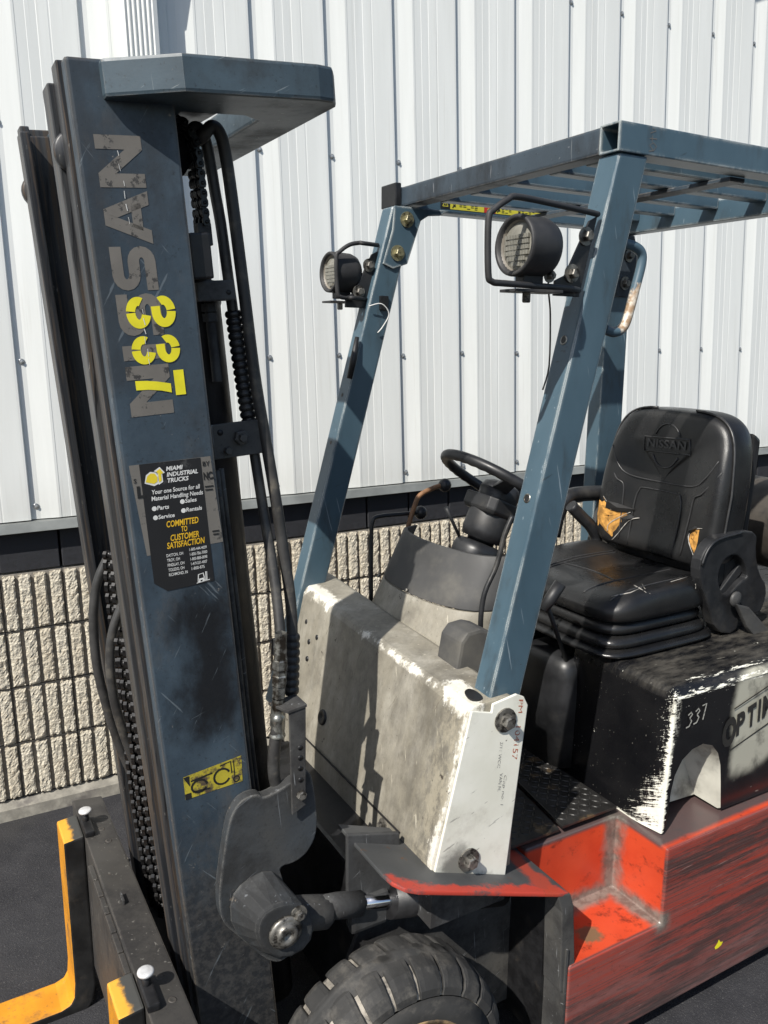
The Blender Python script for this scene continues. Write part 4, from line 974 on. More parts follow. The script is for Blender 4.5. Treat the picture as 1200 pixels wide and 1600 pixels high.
    dec([[(.034, 1.408), (.050, 1.401), (.058, 1.404), (.060, 1.414), (.056, 1.424), (.046, 1.427), (.038, 1.422)], [(.058, 1.402), (.066, 1.406), (.066, 1.420), (.071, 1.422), (.063, 1.433), (.052, 1.427), (.058, 1.424)]], 'badge', 'print_white', 1.4188, st)
    dec([[(.036, 1.410), (.050, 1.405), (.056, 1.408), (.057, 1.416), (.053, 1.423), (.046, 1.424), (.040, 1.420)], [(.059, 1.406), (.064, 1.409), (.064, 1.420), (.068, 1.422), (.063, 1.430), (.056, 1.426), (.059, 1.422)]], 'badge', 'logo_yellow', 1.4185, st)
    def rib(pts, w): return ribbon2d(pts, w)
    dec(rib([(.103, 1.2105), (.128, 1.2125)], .0013) + rib([(.106, 1.213), (.108, 1.226), (.117, 1.227), (.119, 1.2135)], .0018) + rib([(.106, 1.216), (.119, 1.217)], .003) + rib([(.121, 1.2115), (.122, 1.229)], .0016) + rib([(.123, 1.2115), (.124, 1.229)], .0010) + [[(c + a, 1.2135 + b) for a, b in arc(0, 0, .0028, .0028, 0, 330, 9)] for c in (.108, .117)], 'lift_truck_print', 'print_white', 1.4187, st)
    # remains of the older grey sticker's print
    m = MB()
    lettering(m, 'S', mast(.0160, 1.411, 1.4188), EX, EY, None, .0080, .02); lettering(m, 'BY', mast(.1395, 1.423, 1.4188), EX, EY, None, .0085, .02)
    lettering(m, 'L', mast(.0190, 1.385, 1.4188), EX, EY, None, .020, .05); lettering(m, 'NC.', mast(.1385, 1.3985, 1.4188), EX, EY, .019, .0135, .04)
    for u, v, w in ((.139, 1.384, .016), (.139, 1.378, .014), (.143, 1.300, .013), (.144, 1.294, .010)): m.poly([tuple(mast(a, b, 1.4188)) for a, b in ((u, v), (u + w, v - .0005), (u + w, v + .0022), (u, v + .0027))])
    m.build('lettering', 'print_black', oc, kind='stuff')
    # yellow diagram label low on the channel
    yl = dec([[(.0317, .8361), (.1491, .8428), (.1458, .7874), (.0308, .7882)]], 'warning_label', 'label_yellow', 1.4194)
    part(yl, 'scuffed yellow diagram label')
    dec(rib([(.104, .835), (.126, .838), (.126, .812)], .0022) + rib([(.132, .838), (.131, .803)], .0018) + rib(arc(.134, .797, .006, .006, 0, 360, 12), .0022) + rib(arc(.106, .812, .016, .016, 20, 330, 14), .004) + rib(arc(.060, .808, .015, .013, 0, 330, 14), .004) + rib([(.045, .823), (.088, .826)], .003) + rib([(.046, .800), (.080, .796)], .003)
        + [[(.0315, .835), (.043, .8355), (.042, .813)], [(.031, .800), (.043, .800), (.043, .7885), (.031, .7885)]], 'diagram_print', 'print_black', 1.4189, yl)

    # ============ tilt bracket on the channel
    lgp = [(x, 1.392, z) for x, y, z in K['lug']][:-3] + [(.628, 1.392, .800), (.600, 1.392, .784), (.5275, 1.392, .7603)]
    lug = B(lambda m: m.prism(chaikin(lgp, 2), (0, .0275, 0)), 'tilt_bracket', 'bracket', bevel=.005)
    def boss(m):
        base = [(.4485, .5688), (.4786, .5982), (.5305, .6075), (.5604, .5737), (.6019, .4865), (.6126, .4131), (.5566, .3817), (.4944, .4348), (.4489, .5005)]
        front = [(.4747, .564), (.496, .5838), (.5411, .5838), (.5789, .5584), (.5978, .5092), (.586, .4625), (.5319, .4511), (.4885, .4879), (.4712, .5304)]
        bb = chaikin([(x, 1.391, z) for x, z in base], 1); ff = chaikin([(x, 1.312, z) for x, z in front], 1)
        cx = sum(p[0] for p in ff) / len(ff); cz = sum(p[2] for p in ff) / len(ff)
        m.loft([bb, ff, [(cx + (x - cx) * .90, 1.306, cz + (z - cz) * .90) for x, y, z in ff]], smooth=False)
    B(boss, 'pin_boss', 'bracket', lug, .004)
    def pin(m):
        m.lathe([(0, .0), (0, .034), (.006, .034), (.009, .028), (.009, .022), (.016, .022), (.018, .018), (.018, .010), (.010, .008), (.010, 0)], (.530, 1.304, .522), (0, -1, 0), 20)
    B(pin, 'pivot_pin', 'bolt', lug)
    hexbolt(lug, (.560, 1.306, .549), (0, -1, 0), .010, .010, 'bolt', True)
    # hose bracket standing on the lug
    hb2 = B(lambda m: m.prism(K['hbrk_v'], (0, .006, 0)), 'hose_bracket', 'greysteel', bevel=.0015)
    def shelf(m):
        m.prism([(.556, 1.432, .938), (.6155, 1.432, .944), (.6155, 1.376, .944), (.575, 1.376, .938)], (0, 0, .006))
    B(shelf, 'bracket_shelf', 'greysteel', hb2, .001)
    hexbolt(hb2, (.600, 1.3775, .758), (0, -1, 0), .010, .010, 'bolt', False)
    for z in (.790, .815, .838, .860):
        m = MB(); m.lathe([(0, 0), (0, .0055), (.0006, .0055), (.0006, 0)], (.600, 1.3776, z), (0, -1, 0), 10); m.build('bolt_hole', 'grease', hb2)
    # tilt cylinder
    B(lambda m: m.lathe([(-.02, .030), (.0, .036), (.075, .034), (.085, .026)], (.575, 1.365, .502), (1, 0, -.30), 20, caps=True), 'tilt_cylinder', 'greysteel')
    tc = B(lambda m: m.lathe([(.06, .024), (.10, .027), (.158, .027), (.160, .020)], (.575, 1.365, .510), (1, 0, -.26), 20, caps=True), 'rod_end', 'greysteel')
    B(lambda m: m.lathe([(.150, .0155), (.34, .0155)], (.575, 1.365, .512), (1, 0, -.265), 20, caps=True), 'piston_rod', 'chrome')
    B(lambda m: m.lathe([(.232, .040), (.55, .040)], (.575, 1.365, .512), (1, 0, -.265), 20, caps=True), 'tilt_cylinder', 'grease')
    B(lambda m: m.box(.735, 1.15, 1.40, 2.03, .10, .52), 'front_frame', 'grease', bevel=.01)
    B(lambda m: m.box(.34, .60, 1.60, 1.84, .06, .30), 'mast_foot', 'grease', bevel=.01)
    part(B(lambda m: m.prism([(.703, 1.372, .636), (.703, 1.372, .415), (.712, 1.372, .405), (.83, 1.372, .392), (.83, 1.372, .60)], (0, .012, 0)), 'frame_plate', 'greysteel', bevel=.002), 'dark frame plate beside the tilt cylinder')

    # ============ carriage and forks
    cr = B(lambda m: (m.prism([(.268, 1.272, .428), (.345, 1.272, .420), (.345, 1.272, .392), (.300, 1.272, .392), (.300, 1.272, .05), (.268, 1.272, .05)], (0, .885, 0))), 'carriage', 'carriage', bevel=.004)
    for i in range(6):
        a = 1.470 + .066 * i
        B(lambda m: m.box(.2555, .2675, a, a + .062, .392, .416), 'ridge', 'carriage', cr, .002)
    for (x, y) in ((.318, 1.352), (.312, 1.42), (.306, 1.475), (.318, 1.93), (.312, 1.99)):
        m = MB(); m.lathe([(0, .008), (.0015, .008), (.0018, .0055), (.0005, .0)], (x, y, .4222), (.1, 0, 1), 12); m.build('weld_plug', 'carriage', cr)
    m = MB(); m.box(.296, .300, 1.665, 1.70, .424, .436); m.build('stop_tab', 'greysteel', cr, .001)
    for (y0, y1, yk, w) in ((1.352, 1.455, 1.393, 1), (1.968, 2.080, 2.018, 0)):
        fk = MB()
        # side profile: shank, heel and tapering blade
        prof = [(.266, .430), (.217, .424), (.217, .02), (.213, -.020), (.203, -.038), (.180, -.046), (-.86, -.066), (-.90, -.070), (-.90, -.080), (.190, -.088), (.235, -.080), (.258, -.050), (.268, .0)]
        fk.loft([[(x, y0, z) for x, z in prof], [(x, y1, z) for x, z in prof]], smooth=False)
        ob = fk.build('fork', ['yellow', 'forkblack', 'forktop'], root, .006)
        for f in ob.data.polygons:
            n = f.normal; c = f.center + TB
            if n.z > .6 and c.z > .40: f.material_index = 2
            elif abs(n.y) > .6 or n.x > .6 or n.z < -.5: f.material_index = 1
        # locking pin with a bright round cap
        pn = B(lambda m: m.lathe([(0, .008), (.044, .008)], (.280, yk, .425), (0, 0, 1), 12, caps=True), 'fork_pin', 'grease')
        B(lambda m: m.lathe([(0, .004), (0, .0150), (.003, .0162), (.006, .0155), (.0075, .012), (.0078, 0)], (.280, yk, .466), (-.03, -.03, 1), 24), 'pin_cap', 'knob', pn)
        B(lambda m: m.box(.268, .292, yk - .058, yk + .030, .426, .442), 'pin_latch', 'grease', pn, .004)

    # ============ overhead guard
    def tubebox(m, x0, x1, y0, y1, z0, z1, w=.005):
        o = [(y0, z0), (y1, z0), (y1, z1), (y0, z1)]; i = [(y0 + w, z0 + w), (y1 - w, z0 + w), (y1 - w, z1 - w), (y0 + w, z1 - w)]
        m.loft([[(x, a, b) for a, b in o] for x in (x0, x1)], caps=False, smooth=False)
        m.loft([[(x, a, b) for a, b in i] for x in (x0, x1)], caps=False, smooth=False)
        for x in (x0, x1):
            for k in range(4): m.poly([(x, *o[k]), (x, *o[(k + 1) % 4]), (x, *i[(k + 1) % 4]), (x, *i[k])])
    part(B(lambda m: tubebox(m, 1.262, 2.10, 1.281, 1.337, 2.024, 2.081), 'side_rail', 'blue', bevel=.0025), 'near roof rail with an open square end')
    rl = B(lambda m: m.box(1.262, 2.10, 2.126, 2.184, 2.020, 2.080), 'side_rail', 'blue', bevel=.006)
    B(lambda m: m.box(1.243, 1.2625, 2.122, 2.206, 2.026, 2.090), 'end_cap', 'grease', rl, .004)
    B(lambda m: m.box(1.264, 1.318, 1.3372, 2.1258, 2.026, 2.079), 'front_beam', 'mast', bevel=.006)
    B(lambda m: m.box(2.045, 2.10, 1.3372, 2.1258, 1.992, 2.052), 'rear_beam', 'blue', bevel=.006)
    B(lambda m: m.box(1.668, 1.72, 1.3372, 2.1258, 2.014, 2.024), 'cross_strap', 'mast', bevel=.002)
    for i, y in enumerate((1.415, 1.535, 1.690, 1.845, 1.985)):
        part_ = B(lambda m: m.box(1.3182, 2.0448, y - .020, y + .020, 2.0245, 2.060), 'roof_slat', 'blue', bevel=.004)
    # front pillars, leaning back
    def pillar(y0, y1, xa, za, xb, zb, w):
        def f(m):
            m.loft([[(xa, y0, za), (xa + w, y0, za), (xa + w, y1, za), (xa, y1, za)], [(xb, y0, zb), (xb + w * .93, y0, zb), (xb + w * .93, y1, zb), (xb, y1, zb)]], smooth=False)
        return f
    np_ = B(pillar(1.285, 1.345, .917, .60, 1.2695, 2.0235, .088), 'front_pillar', 'blue', bevel=.008, seg=3); part(np_, 'near front pillar carrying a work lamp and a grab handle')
    fp = B(pillar(2.089, 2.149, .823, .60, 1.2145, 2.0195, .082), 'front_pillar', 'blue', bevel=.008, seg=3)
    B(lambda m: m.loft([[(2.045, 2.09, .80), (2.16, 2.09, .80), (2.16, 2.15, .80), (2.045, 2.15, .80)], [(2.05, 2.09, 2.0195), (2.15, 2.09, 2.0195), (2.15, 2.15, 2.0195), (2.05, 2.15, 2.0195)]], smooth=False), 'rear_pillar', 'blue', bevel=.006)
    B(lambda m: m.loft([[(2.065, 1.285, .80), (2.16, 1.285, .80), (2.16, 1.345, .80), (2.065, 1.345, .80)], [(2.05, 1.285, 2.0235), (2.13, 1.285, 2.0235), (2.13, 1.345, 2.0235), (2.05, 1.345, 2.0235)]], smooth=False), 'rear_pillar', 'blue', bevel=.006)
    # gussets and bolts
    def gus(m): m.prism([(1.218, 2.083, 2.020), (1.40, 2.083, 2.020), (1.37, 2.083, 2.004), (1.33, 2.083, 2.000), (1.305, 2.083, 1.985), (1.262, 2.083, 1.865), (1.215, 2.083, 1.850), (1.182, 2.083, 1.862), (1.212, 2.083, 1.955)], (0, .0055, 0))
    g = B(gus, 'gusset_plate', 'blue', bevel=.002)
    hexbolt(g, (1.258, 2.083, 1.985), (0, -1, 0), .0125, .014, 'brassbolt'); hexbolt(g, (1.228, 2.083, 1.893), (0, -1, 0), .0125, .014, 'brassbolt')
    B(lambda m: m.box(1.172, 1.200, 2.080, 2.0885, 1.735, 1.775), 'cable_clip', 'grease', fp, .003)
    m = MB(); m.tube([(1.100, 2.084, 1.66), (1.088, 2.083, 1.60), (1.075, 2.083, 1.545)], [.006, .010, .008], 8); m.build('tape_wrap', 'grease', fp)
    m = MB(); m.tube(smooth_path([(1.135, 2.078, 1.745), (1.17, 2.070, 1.752), (1.195, 2.070, 1.725), (1.180, 2.078, 1.690), (1.165, 2.082, 1.672)], 4), .0018, 6); m.build('cable', 'print_white', fp)
    def gus2(m): m.prism([(2.045, 2.083, 2.000), (2.150, 2.083, 2.000), (2.175, 2.083, 1.92), (2.165, 2.083, 1.80), (2.045, 2.083, 1.80)], (0, .0055, 0))
    g2 = B(gus2, 'gusset_plate', 'mast', bevel=.002)
    hexbolt(g2, (2.118, 2.083, 1.845), (0, -1, 0), .0125, .014, 'bolt')
    hexbolt(g2, (2.130, 2.083, 1.935), (0, -1, 0), .0125, .014, 'bolt')
    # plain holes with bright bushes in the near pillar's front face
    for x, z in ((1.128, 1.495), (1.108, 1.415), (1.158, 1.615)):
        pass
    for z, y in ((1.655, 1.318), (1.330, 1.316)):
        x = .917 + (z - .60) * .2476
        h = B(lambda m: m.lathe([(0, .0070), (.0012, .0078), (.0012, .0096), (0, .0105)], (x - .0004, y, z), (-1, 0, .2476), 14), 'bush', 'zinc', np_)
        B(lambda m: m.lathe([(.0005, 0), (.0005, .0072)], (x - .0004, y, z), (-1, 0, .2476), 12), 'bush_hole', 'grease', h)
    for z in (1.497, 1.362): 
        x = .823 + (z - .60) * .2758
        B(lambda m: m.lathe([(.0006, 0), (.0006, .006)], (x, 2.118, z), (-1, 0, .2758), 12), 'bolt_hole', 'grease', fp)
    # warning strip on the far rail
    wl = bpy.data.objects.new('warning_label', None); C.objects.link(wl); wl.parent = rl
    def strip(x0, x1, zt, zb): return [(x0, 2.1252, zb), (x1, 2.1252, zb), (x1, 2.1252, zt), (x0, 2.1252, zt)]
    def lab(x0, x1, mat, name='label_panel', dz=(0, 0)):
        m = MB(); m.poly([(a, 2.1250, b) for a, b in ((x0, 2.0325 + dz[0]), (x1, 2.0325 + dz[0]), (x1, 2.0570), (x0, 2.0570))]); return m.build(name, mat, wl)
    lab(1.398, 1.432, 'print_black'); lab(1.4325, 1.556, 'warn_yellow'); lab(1.5565, 1.600, 'warn_red'); lab(1.6005, 1.80, 'warn_yellow')
    m = MB(); y = 2.1245
    for x in (1.415, 1.578):
        for a, b, c, d in (((x - .010), 2.0395, (x + .010), 2.0395), ((x + .010), 2.0395, x, 2.054), (x, 2.054, (x - .010), 2.0395)):
            for q in ribbon2d([(a, b), (c, d)], .0020): m.poly([(p, y, r) for p, r in q])
        m.poly([(x - .001, y, 2.044), (x + .001, y, 2.044), (x + .001, y, 2.050), (x - .001, y, 2.050)])
    m.build('warning_triangle', 'warn_yellow', wl)
    m = MB()
    for x0, n in ((1.465, 5), (1.622, 3), (1.70, 4)):
        for k in range(n):
            for j in range(4): 
                if random.random() < .8: m.poly([(a, y, b) for a, b in ((x0 + .014 * k, 2.0365 + .0048 * j), (x0 + .014 * k + random.uniform(.008, .012), 2.0365 + .0048 * j), (x0 + .014 * k + .010, 2.0385 + .0048 * j), (x0 + .014 * k, 2.0385 + .0048 * j))])
    for x in (1.446, 1.611, 1.690):
        for q in ribbon2d([(x - .006, 2.037), (x + .004, 2.045), (x - .002, 2.054)], .004) + ribbon2d([(x - .004, 2.046), (x + .006, 2.040)], .003): m.poly([(p, y, r) for p, r in q])
    m.build('label_print', 'print_black', wl, kind='stuff')
    # chalk marks on the near rail
    m = MB(); y = 1.2804
    for st_ in ([(1.345, 2.032), (1.358, 2.034), (1.366, 2.043), (1.356, 2.049), (1.346, 2.043), (1.358, 2.034)], [(1.345, 2.056), (1.366, 2.057)], [(1.352, 2.050), (1.353, 2.062)], [(1.346, 2.066), (1.362, 2.072), (1.352, 2.076)]):
        for q in ribbon2d(st_, .0016): m.poly([(a, y, b) for a, b in q])
    m.build('chalk_mark', 'decal_grey', root)
    # grab handle
    hd = B(lambda m: m.tube(smooth_path(K['handle'], 5), .0108, 12), 'grab_handle', 'barehandle')
    part(hd, 'bent grab handle with paint rubbed to bare metal')

    # ============ work lamps
    def lamp(xf, yl, zl, xg, yg, xb, yb, pil, lab_):
        """xf, yl, zl: centre of the face; xg, yg: front of the wire guard; xb, yb: where it meets the pillar"""
        ax_ = (1, .03, -.03)
        lp = B(lambda m: m.lathe([(.012, .044), (.0, .0475), (-.003, .0525), (.0, .0555), (.006, .0560), (.060, .0550), (.076, .049), (.086, .038), (.090, .02), (.090, 0)], (xf, yl, zl), ax_, 36), 'work_lamp', 'lampbody')
        part(lp, lab_)
        B(lambda m: m.lathe([(-.0005, .0515), (.004, .0465), (.010, .0430)], (xf + .001, yl, zl), ax_, 32), 'lamp_rim', 'lamprim', lp)
        B(lambda m: m.lathe([(.011, .0445), (.008, .036), (.006, .020), (.0055, .0)], (xf + .001, yl, zl), ax_, 32), 'lens', 'lens', lp)
        def flutes(m):
            for k in range(-8, 9):
                for j in range(-4, 3):
                    y, z = k * .0046, j * .0098 - .004
                    if y * y + z * z < .036 ** 2: m.box(xf + .0040, xf + .0090, yl + y - .0015, yl + y + .0015, zl + z - .0036, zl + z + .0036)
        B(flutes, 'lens_flutes', 'lens', lp, kind='stuff')
        zs = zl - .072
        B(lambda m: m.box(xf + .016, xf + .062, yl - .014, yl + .014, zs, zs + .026), 'lamp_foot', 'grease', lp, .003)
        hexbolt(lp, (xf + .075, yl - .014, zs + .020), (0, -1, 0), .0075, .012, 'bolt')
        hexbolt(lp, (xf + .034, yl, zs - .010), (0, 0, -1), .008, .018, 'bolt', True)
        zt, zl_ = zl + .062, zl - .072
        B(lambda m: m.tube(smooth_path([(xb, yb, zt + .014), (xb - .06, yb - .02, zt + .014), (xg + .075, yg + .006, zt + .016), (xg + .040, yg, zt + .008), (xg + .010, yg, zt - .012), (xg, yg, zt - .028), (xg + .003, yg, zl_ + .018), (xg + .012, yg, zl_ + .002), (xg + .045, yg + .004, zl_), (xb - .10, yb - .03, zl_), (xb - .04, yb, zl_)], 4), .0060, 8), 'lamp_guard', 'lampbody', lp)
        B(lambda m: m.box(xf - .010, xf + .10, yl - .028, yl + .026, zl_ - .012, zl_ - .0065), 'lamp_shelf', 'lampbody', lp, .001)
        kp = [(x + xb - 1.2254, yb, z) for x, y, z in K['lampplate']]
        B(lambda m: m.prism(kp, (0, .007, 0)), 'lamp_bracket', 'black', lp, .002)
        hexbolt(lp, (xb - .030, yb - .0005, 1.858), (0, -1, 0), .0105, .013, 'bolt'); hexbolt(lp, (xb - .062, yb - .0005, 1.785), (0, -1, 0), .0105, .013, 'bolt')
        B(lambda m: m.tube(smooth_path([(xf + .085, yl, zs + .016), (xf + .115, yl + .03, zs - .015), (xf + .138, yl + .05, zs - .05), (xf + .150, yl + .06, zs - .15), (xf + .140, yl + .065, zs - .20)], 4), .0018, 6), 'cable', 'hose', lp)
    lamp(.992, 1.258, 1.826, .902, 1.218, 1.2254, 1.290, np_, 'nearer round work lamp with ribbed lens')
    lamp(1.048, 2.155, 1.838, 1.043, 2.098, 1.180, 2.110, fp, 'farther round work lamp')
    # ============ cowl, dash, wheel and levers
    yn, yf = 1.273, 2.165
    def cowl(m):
        # folded sheet: front face, rounded top fold, top shelf, rear face
        prof = [(.842, .505), (.850, .585), (.929, .895), (.936, .906), (.946, .912), (1.040, .916), (1.060, .905), (1.060, .505)]
        n = 10; rings = []
        for i in range(n + 1):
            t = i / n; y = yn + (yf - yn) * t; lift = .045 * t
            rings.append([(x, y, z + (lift * max(0, min(1, (z - .55) / .36)))) for x, z in prof])
        m.loft(rings, smooth=False)
    part(B(cowl, 'cowl', 'cowl', bevel=.004), 'white front cowl coated with brown grime')
    part(B(lambda m: m.loft([[(.856, yn + .004, .505), (.856, yf, .505), (1.05, yf, .505), (1.05, yn + .004, .505)], [(.852, yn + .004, .42), (.852, yf, .42), (1.05, yf, .42), (1.05, yn + .004, .42)]], smooth=False), 'lower_cowl', 'greysteel'), 'grey lower front panel')
    B(lambda m: m.box(.843, .8475, 1.40, 2.0, .5805, .5825), 'panel_seam', 'grease')
    for y, z in ((2.04, .835), (2.00, .79), (1.96, .815), (1.99, .745)):
        m = MB(); x = .929 - (.895 - z) * .25; m.lathe([(.0, .0085), (.003, .0075), (.003, 0)], (x + .0015, y, z + .028), (-1, 0, .25), 7); m.build('screw_hole', 'grease', root)
    m = MB(); m.lathe([(0, .0), (.004, .012), (.006, .018), (.003, .021), (0, .021)], (.8685, 1.84, .665), (-1, 0, .25), 16); m.build('grommet', 'grease', root)
    hexbolt(root, (.848, 1.475, .556), (-1, 0, .2), .010, .010, 'bolt')
    # bolted end plate in front of the pillar foot
    ep = B(lambda m: m.prism([(x, 1.266, z) for x, y, z in K['plate']], (0, .0065, 0)), 'end_plate', 'plate', bevel=.0018)
    part(ep, 'white bolted end plate with handwriting')
    hexbolt(ep, (1.022, 1.266, .868), (0, -1, 0), .0155, .019, 'bolt'); hexbolt(ep, (.938, 1.266, .565), (0, -1, 0), .0150, .017, 'bolt')
    B(lambda m: m.prism(chaikin([(.950, 1.290, .905), (.985, 1.284, .905), (.990, 1.345, .905), (.962, 1.338, .905)], 2), (0, 0, .0125)), 'pillar_notch', 'grease')
    m = MB()
    # red marker, read downwards; glyph up -> +x
    lettering(m, 'PM', (1.058, 1.2655, .906), (-.04, 0, -1), (1, 0, -.04), .032, .012, .0, .1)
    lettering(m, '104157', (1.052, 1.2655, .846), (-.09, 0, -1), (1, 0, -.09), .078, .015, .0, .1)
    m.build('handwriting', 'marker_red', ep, kind='stuff')
    m = MB()
    lettering(m, '2/11 WCC', (1.012, 1.2655, .820), (-.10, 0, -1), (1, 0, -.1), .060, .008, -.005, .15); lettering(m, 'VAN N.', (1.014, 1.2655, .745), (-.12, 0, -1), (1, 0, -.1), .040, .009, -.005, .15)
    lettering(m, 'Cap no. l', (1.026, 1.2655, .738), (-.10, 0, -1), (1, 0, -.1), .070, .008, -.008, .15)
    m.build('handwriting', 'marker_dark', ep, kind='stuff')
    # dash pod
    def pod(z0, z1, d0, d1, name, mat):
        # plan outline from front centre; front leans back with height
        def ring(z):
            t = (z - .905) / .22; x = 1.030 + t * .112
            pts = [(x + dx, y) for dx, y in ((.075, 1.958), (.030, 1.940), (.012, 1.905), (.002, 1.86), (-.003, 1.80), (-.001, 1.735), (.006, 1.675), (.019, 1.625), (.038, 1.583), (.064, 1.552), (.10, 1.535), (.16, 1.53))] + [(x + .16, 1.96)]
            return [(a + d0 * (0), b, z + .0) for a, b in pts]
        zs = [z0 + (z1 - z0) * i / 4 for i in range(5)]
        m = MB(); R0 = [ring(z)[:-1] for z in zs]
        inner = lambda r: [(x + .008 + 0, YC + .02 + (y - YC - .02) * .965, z) for k, (x, y, z) in enumerate(r)]
        sec = []
        n = len(R0[0])
        rows = R0 + [inner(r) for r in reversed(R0)]
        m.loft(R0, closed=False, smooth=True); m.loft([inner(r) for r in R0], closed=False, smooth=True)
        m.loft([R0[-1], inner(R0[-1])], closed=False, smooth=False); m.loft([R0[0], inner(R0[0])], closed=False, smooth=False)
        for e in (0, n - 1): m.poly([r[e] for r in rows])
        return m.build(name, mat, root, .002)
    part(pod(.900, 1.000, 0, 0, 'dash_base', 'cowl'), 'dirty white dash base')
    pd = pod(1.003, 1.132, 0, 0, 'dash_cover', 'greyplastic')
    for y in (1.91, 1.76): hexbolt(pd, (1.078, y, 1.010), (-1, 0, .5), .005, .005, 'bolt', False)
    # column cover piece beside the pillar foot
    def cov(m):
        a = [(1.010, .915), (1.022, .985), (1.040, 1.005), (1.075, 1.008), (1.105, .998), (1.115, .93), (1.13, .88), (1.0, .88)]
        m.prism([(x, 1.43, z) for x, z in a], (0, .085, 0))
    B(cov, 'pedal_cover', 'greyplastic', bevel=.008)
    B(lambda m: m.tube(smooth_path(K['rod'], 4), .0065, 10), 'support_rod', 'black')
    # steering column, horn boss and wheel
    ca = V3((.40, -.02, .915)).normalized()
    WC = V3((1.306, 1.678, 1.262))
    B(lambda m: m.lathe([(0, .062), (.075, .066), (.095, .060), (.098, .040)], WC - ca * .235, ca, 20, caps=True), 'column_boot', 'blackplastic')
    col = B(lambda m: m.lathe([(0, .034), (.05, .036), (.052, .056), (.075, .060), (.130, .060), (.150, .052)], WC - ca * .180, ca, 24, caps=True), 'steering_column', 'blackplastic')
    def horn(m):
        e1 = V3((0, 1, 0)); e1 = (e1 - ca * e1.dot(ca)).normalized(); e2 = ca.cross(e1)
        def rr(s, h): return [tuple(WC + ca * h + e1 * a * s + e2 * b * s) for a, b in ((.050, -.064), (.066, -.046), (.066, .046), (.050, .064), (-.050, .064), (-.066, .046), (-.066, -.046), (-.050, -.064))]
        m.loft([rr(.90, -.060), rr(1.0, -.050), rr(1.0, -.018)], smooth=False)
    B(horn, 'column_shroud', 'blackplastic', col, .004)
    B(lambda m: m.lathe([(-.02, .052), (.005, .055), (.022, .046), (.030, .030), (.032, 0)], WC, ca, 24), 'horn_button', 'blackplastic', col)
    wa = V3((.545, -.02, .838)).normalized()
    WH = V3((1.308, 1.680, 1.282))
    w1 = V3((0, 1, 0)); w1 = (w1 - wa * w1.dot(wa)).normalized(); w2 = wa.cross(w1)
    def rim(m):
        n = 72; pts = [];  Rw = .161
        rings = []
        for i in range(n):
            a = 2 * math.pi * i / n; d = w1 * math.cos(a) + w2 * math.sin(a); c = WH + d * Rw
            r = .0140
            ring = []
            for k in range(14):
                b = 2 * math.pi * k / 14; q = r * (1.0 - (.10 if (i % 2 and math.sin(b) < -.2) else 0))
                ring.append(tuple(c + d * math.cos(b) * q + wa * math.sin(b) * q))
            rings.append(ring)
        rings.append(rings[0]); m.loft(rings, caps=False)
    sw = B(rim, 'steering_wheel', 'blackplastic')
    for a in (150, 330):
        d = w1 * math.cos(math.radians(a)) + w2 * math.sin(math.radians(a))
        def spk(m):
            s = wa.cross(d).normalized(); rings = []
            for t, w, h in ((.03, .022, -.016), (.10, .018, -.008), (.155, .015, 0)):
                c = WH + d * t + wa * h; rings.append([tuple(c + s * w * p + wa * q) for p, q in ((-1, -.006), (1, -.006), (1, .006), (-1, .006))])
            m.loft(rings, smooth=False)
        B(spk, 'spoke', 'blackplastic', sw, .003)
    B(lambda m: m.tube(K['stalk'], [.007, .0045, .004], 8), 'stalk', 'black')
    l1 = B(lambda m: m.tube(smooth_path(K['lever1'], 4), .0072, 10), 'lever', 'rust'); part(l1, 'rusty bent lever with black ball knob')
    B(lambda m: m.lathe([(.020 - .020 * math.cos(math.pi * i / 10), .0195 * math.sin(math.pi * i / 10)) for i in range(11)], V3(K['lever1'][0]) - V3((-.004, 0, .02)), (.25, 0, 1), 18), 'knob', 'blackplastic', l1)
    l2 = B(lambda m: m.tube(smooth_path(K['lever2'], 4), .0062, 10), 'lever', 'black'); part(l2, 'black cranked lever with ball knob')
    B(lambda m: m.lathe([(.020 - .020 * math.cos(math.pi * i / 10), .0195 * math.sin(math.pi * i / 10)) for i in range(11)], V3(K['lever2'][0]) - V3((-.004, 0, .02)), (.25, 0, 1), 18), 'knob', 'blackplastic', l2)

    # ============ red body, step, floor
    def body(m):
        ys, yi = 1.190, 1.356
        def q(*pts): m.poly(pts)
        X0, X1, X2 = 1.176, 1.476, 3.05; zf, zt, zb, ya = .250, .455, .0, mir(1.19)
        # outer side in two pieces, step floor, back wall, riser, top shelf, underside, front face
        q((X0, ys, zb), (X1, ys, zb), (X1, ys, zf), (X0, ys, zf)); q((X1, ys, zb), (X2, ys, zb), (X2, ys, zt), (X1, ys, zt), (X1, ys, zf))
        q((X0, ys, zf), (X1, ys, zf), (X1, yi, zf), (X0, yi, zf)); q((X0, yi, zf), (X1, yi, zf), (X1, yi, zt), (X0, yi, zt))
        q((X1, ys, zf), (X1, ys, zt), (X1, yi, zt), (X1, yi, zf)); q((X1, ys, zt), (X2, ys, zt), (X2, ya, zt), (X1, ya, zt), (X1, yi, zt))
        q((X0, yi, zt), (X1, yi, zt), (X1, ya, zt), (X0, ya, zt)); q((X0, ys, zb), (X0, ya, zb), (X2, ya, zb), (X2, ys, zb), (X1, ys, zb))
        q((X0, ys, zb), (X0, ys, zf), (X0, yi, zf), (X0, yi, zt), (X0, ya, zt), (X0, ya, zb)); q((X2, ys, zb), (X2, ya, zb), (X2, ya, zt), (X2, ys, zt)); q((X0, ya, zb), (X0, ya, zt), (X1, ya, zt), (X2, ya, zt), (X2, ya, zb))
    part(B(body, 'frame_body', 'red', bevel=.007, seg=3), 'scraped red body with a recessed step')
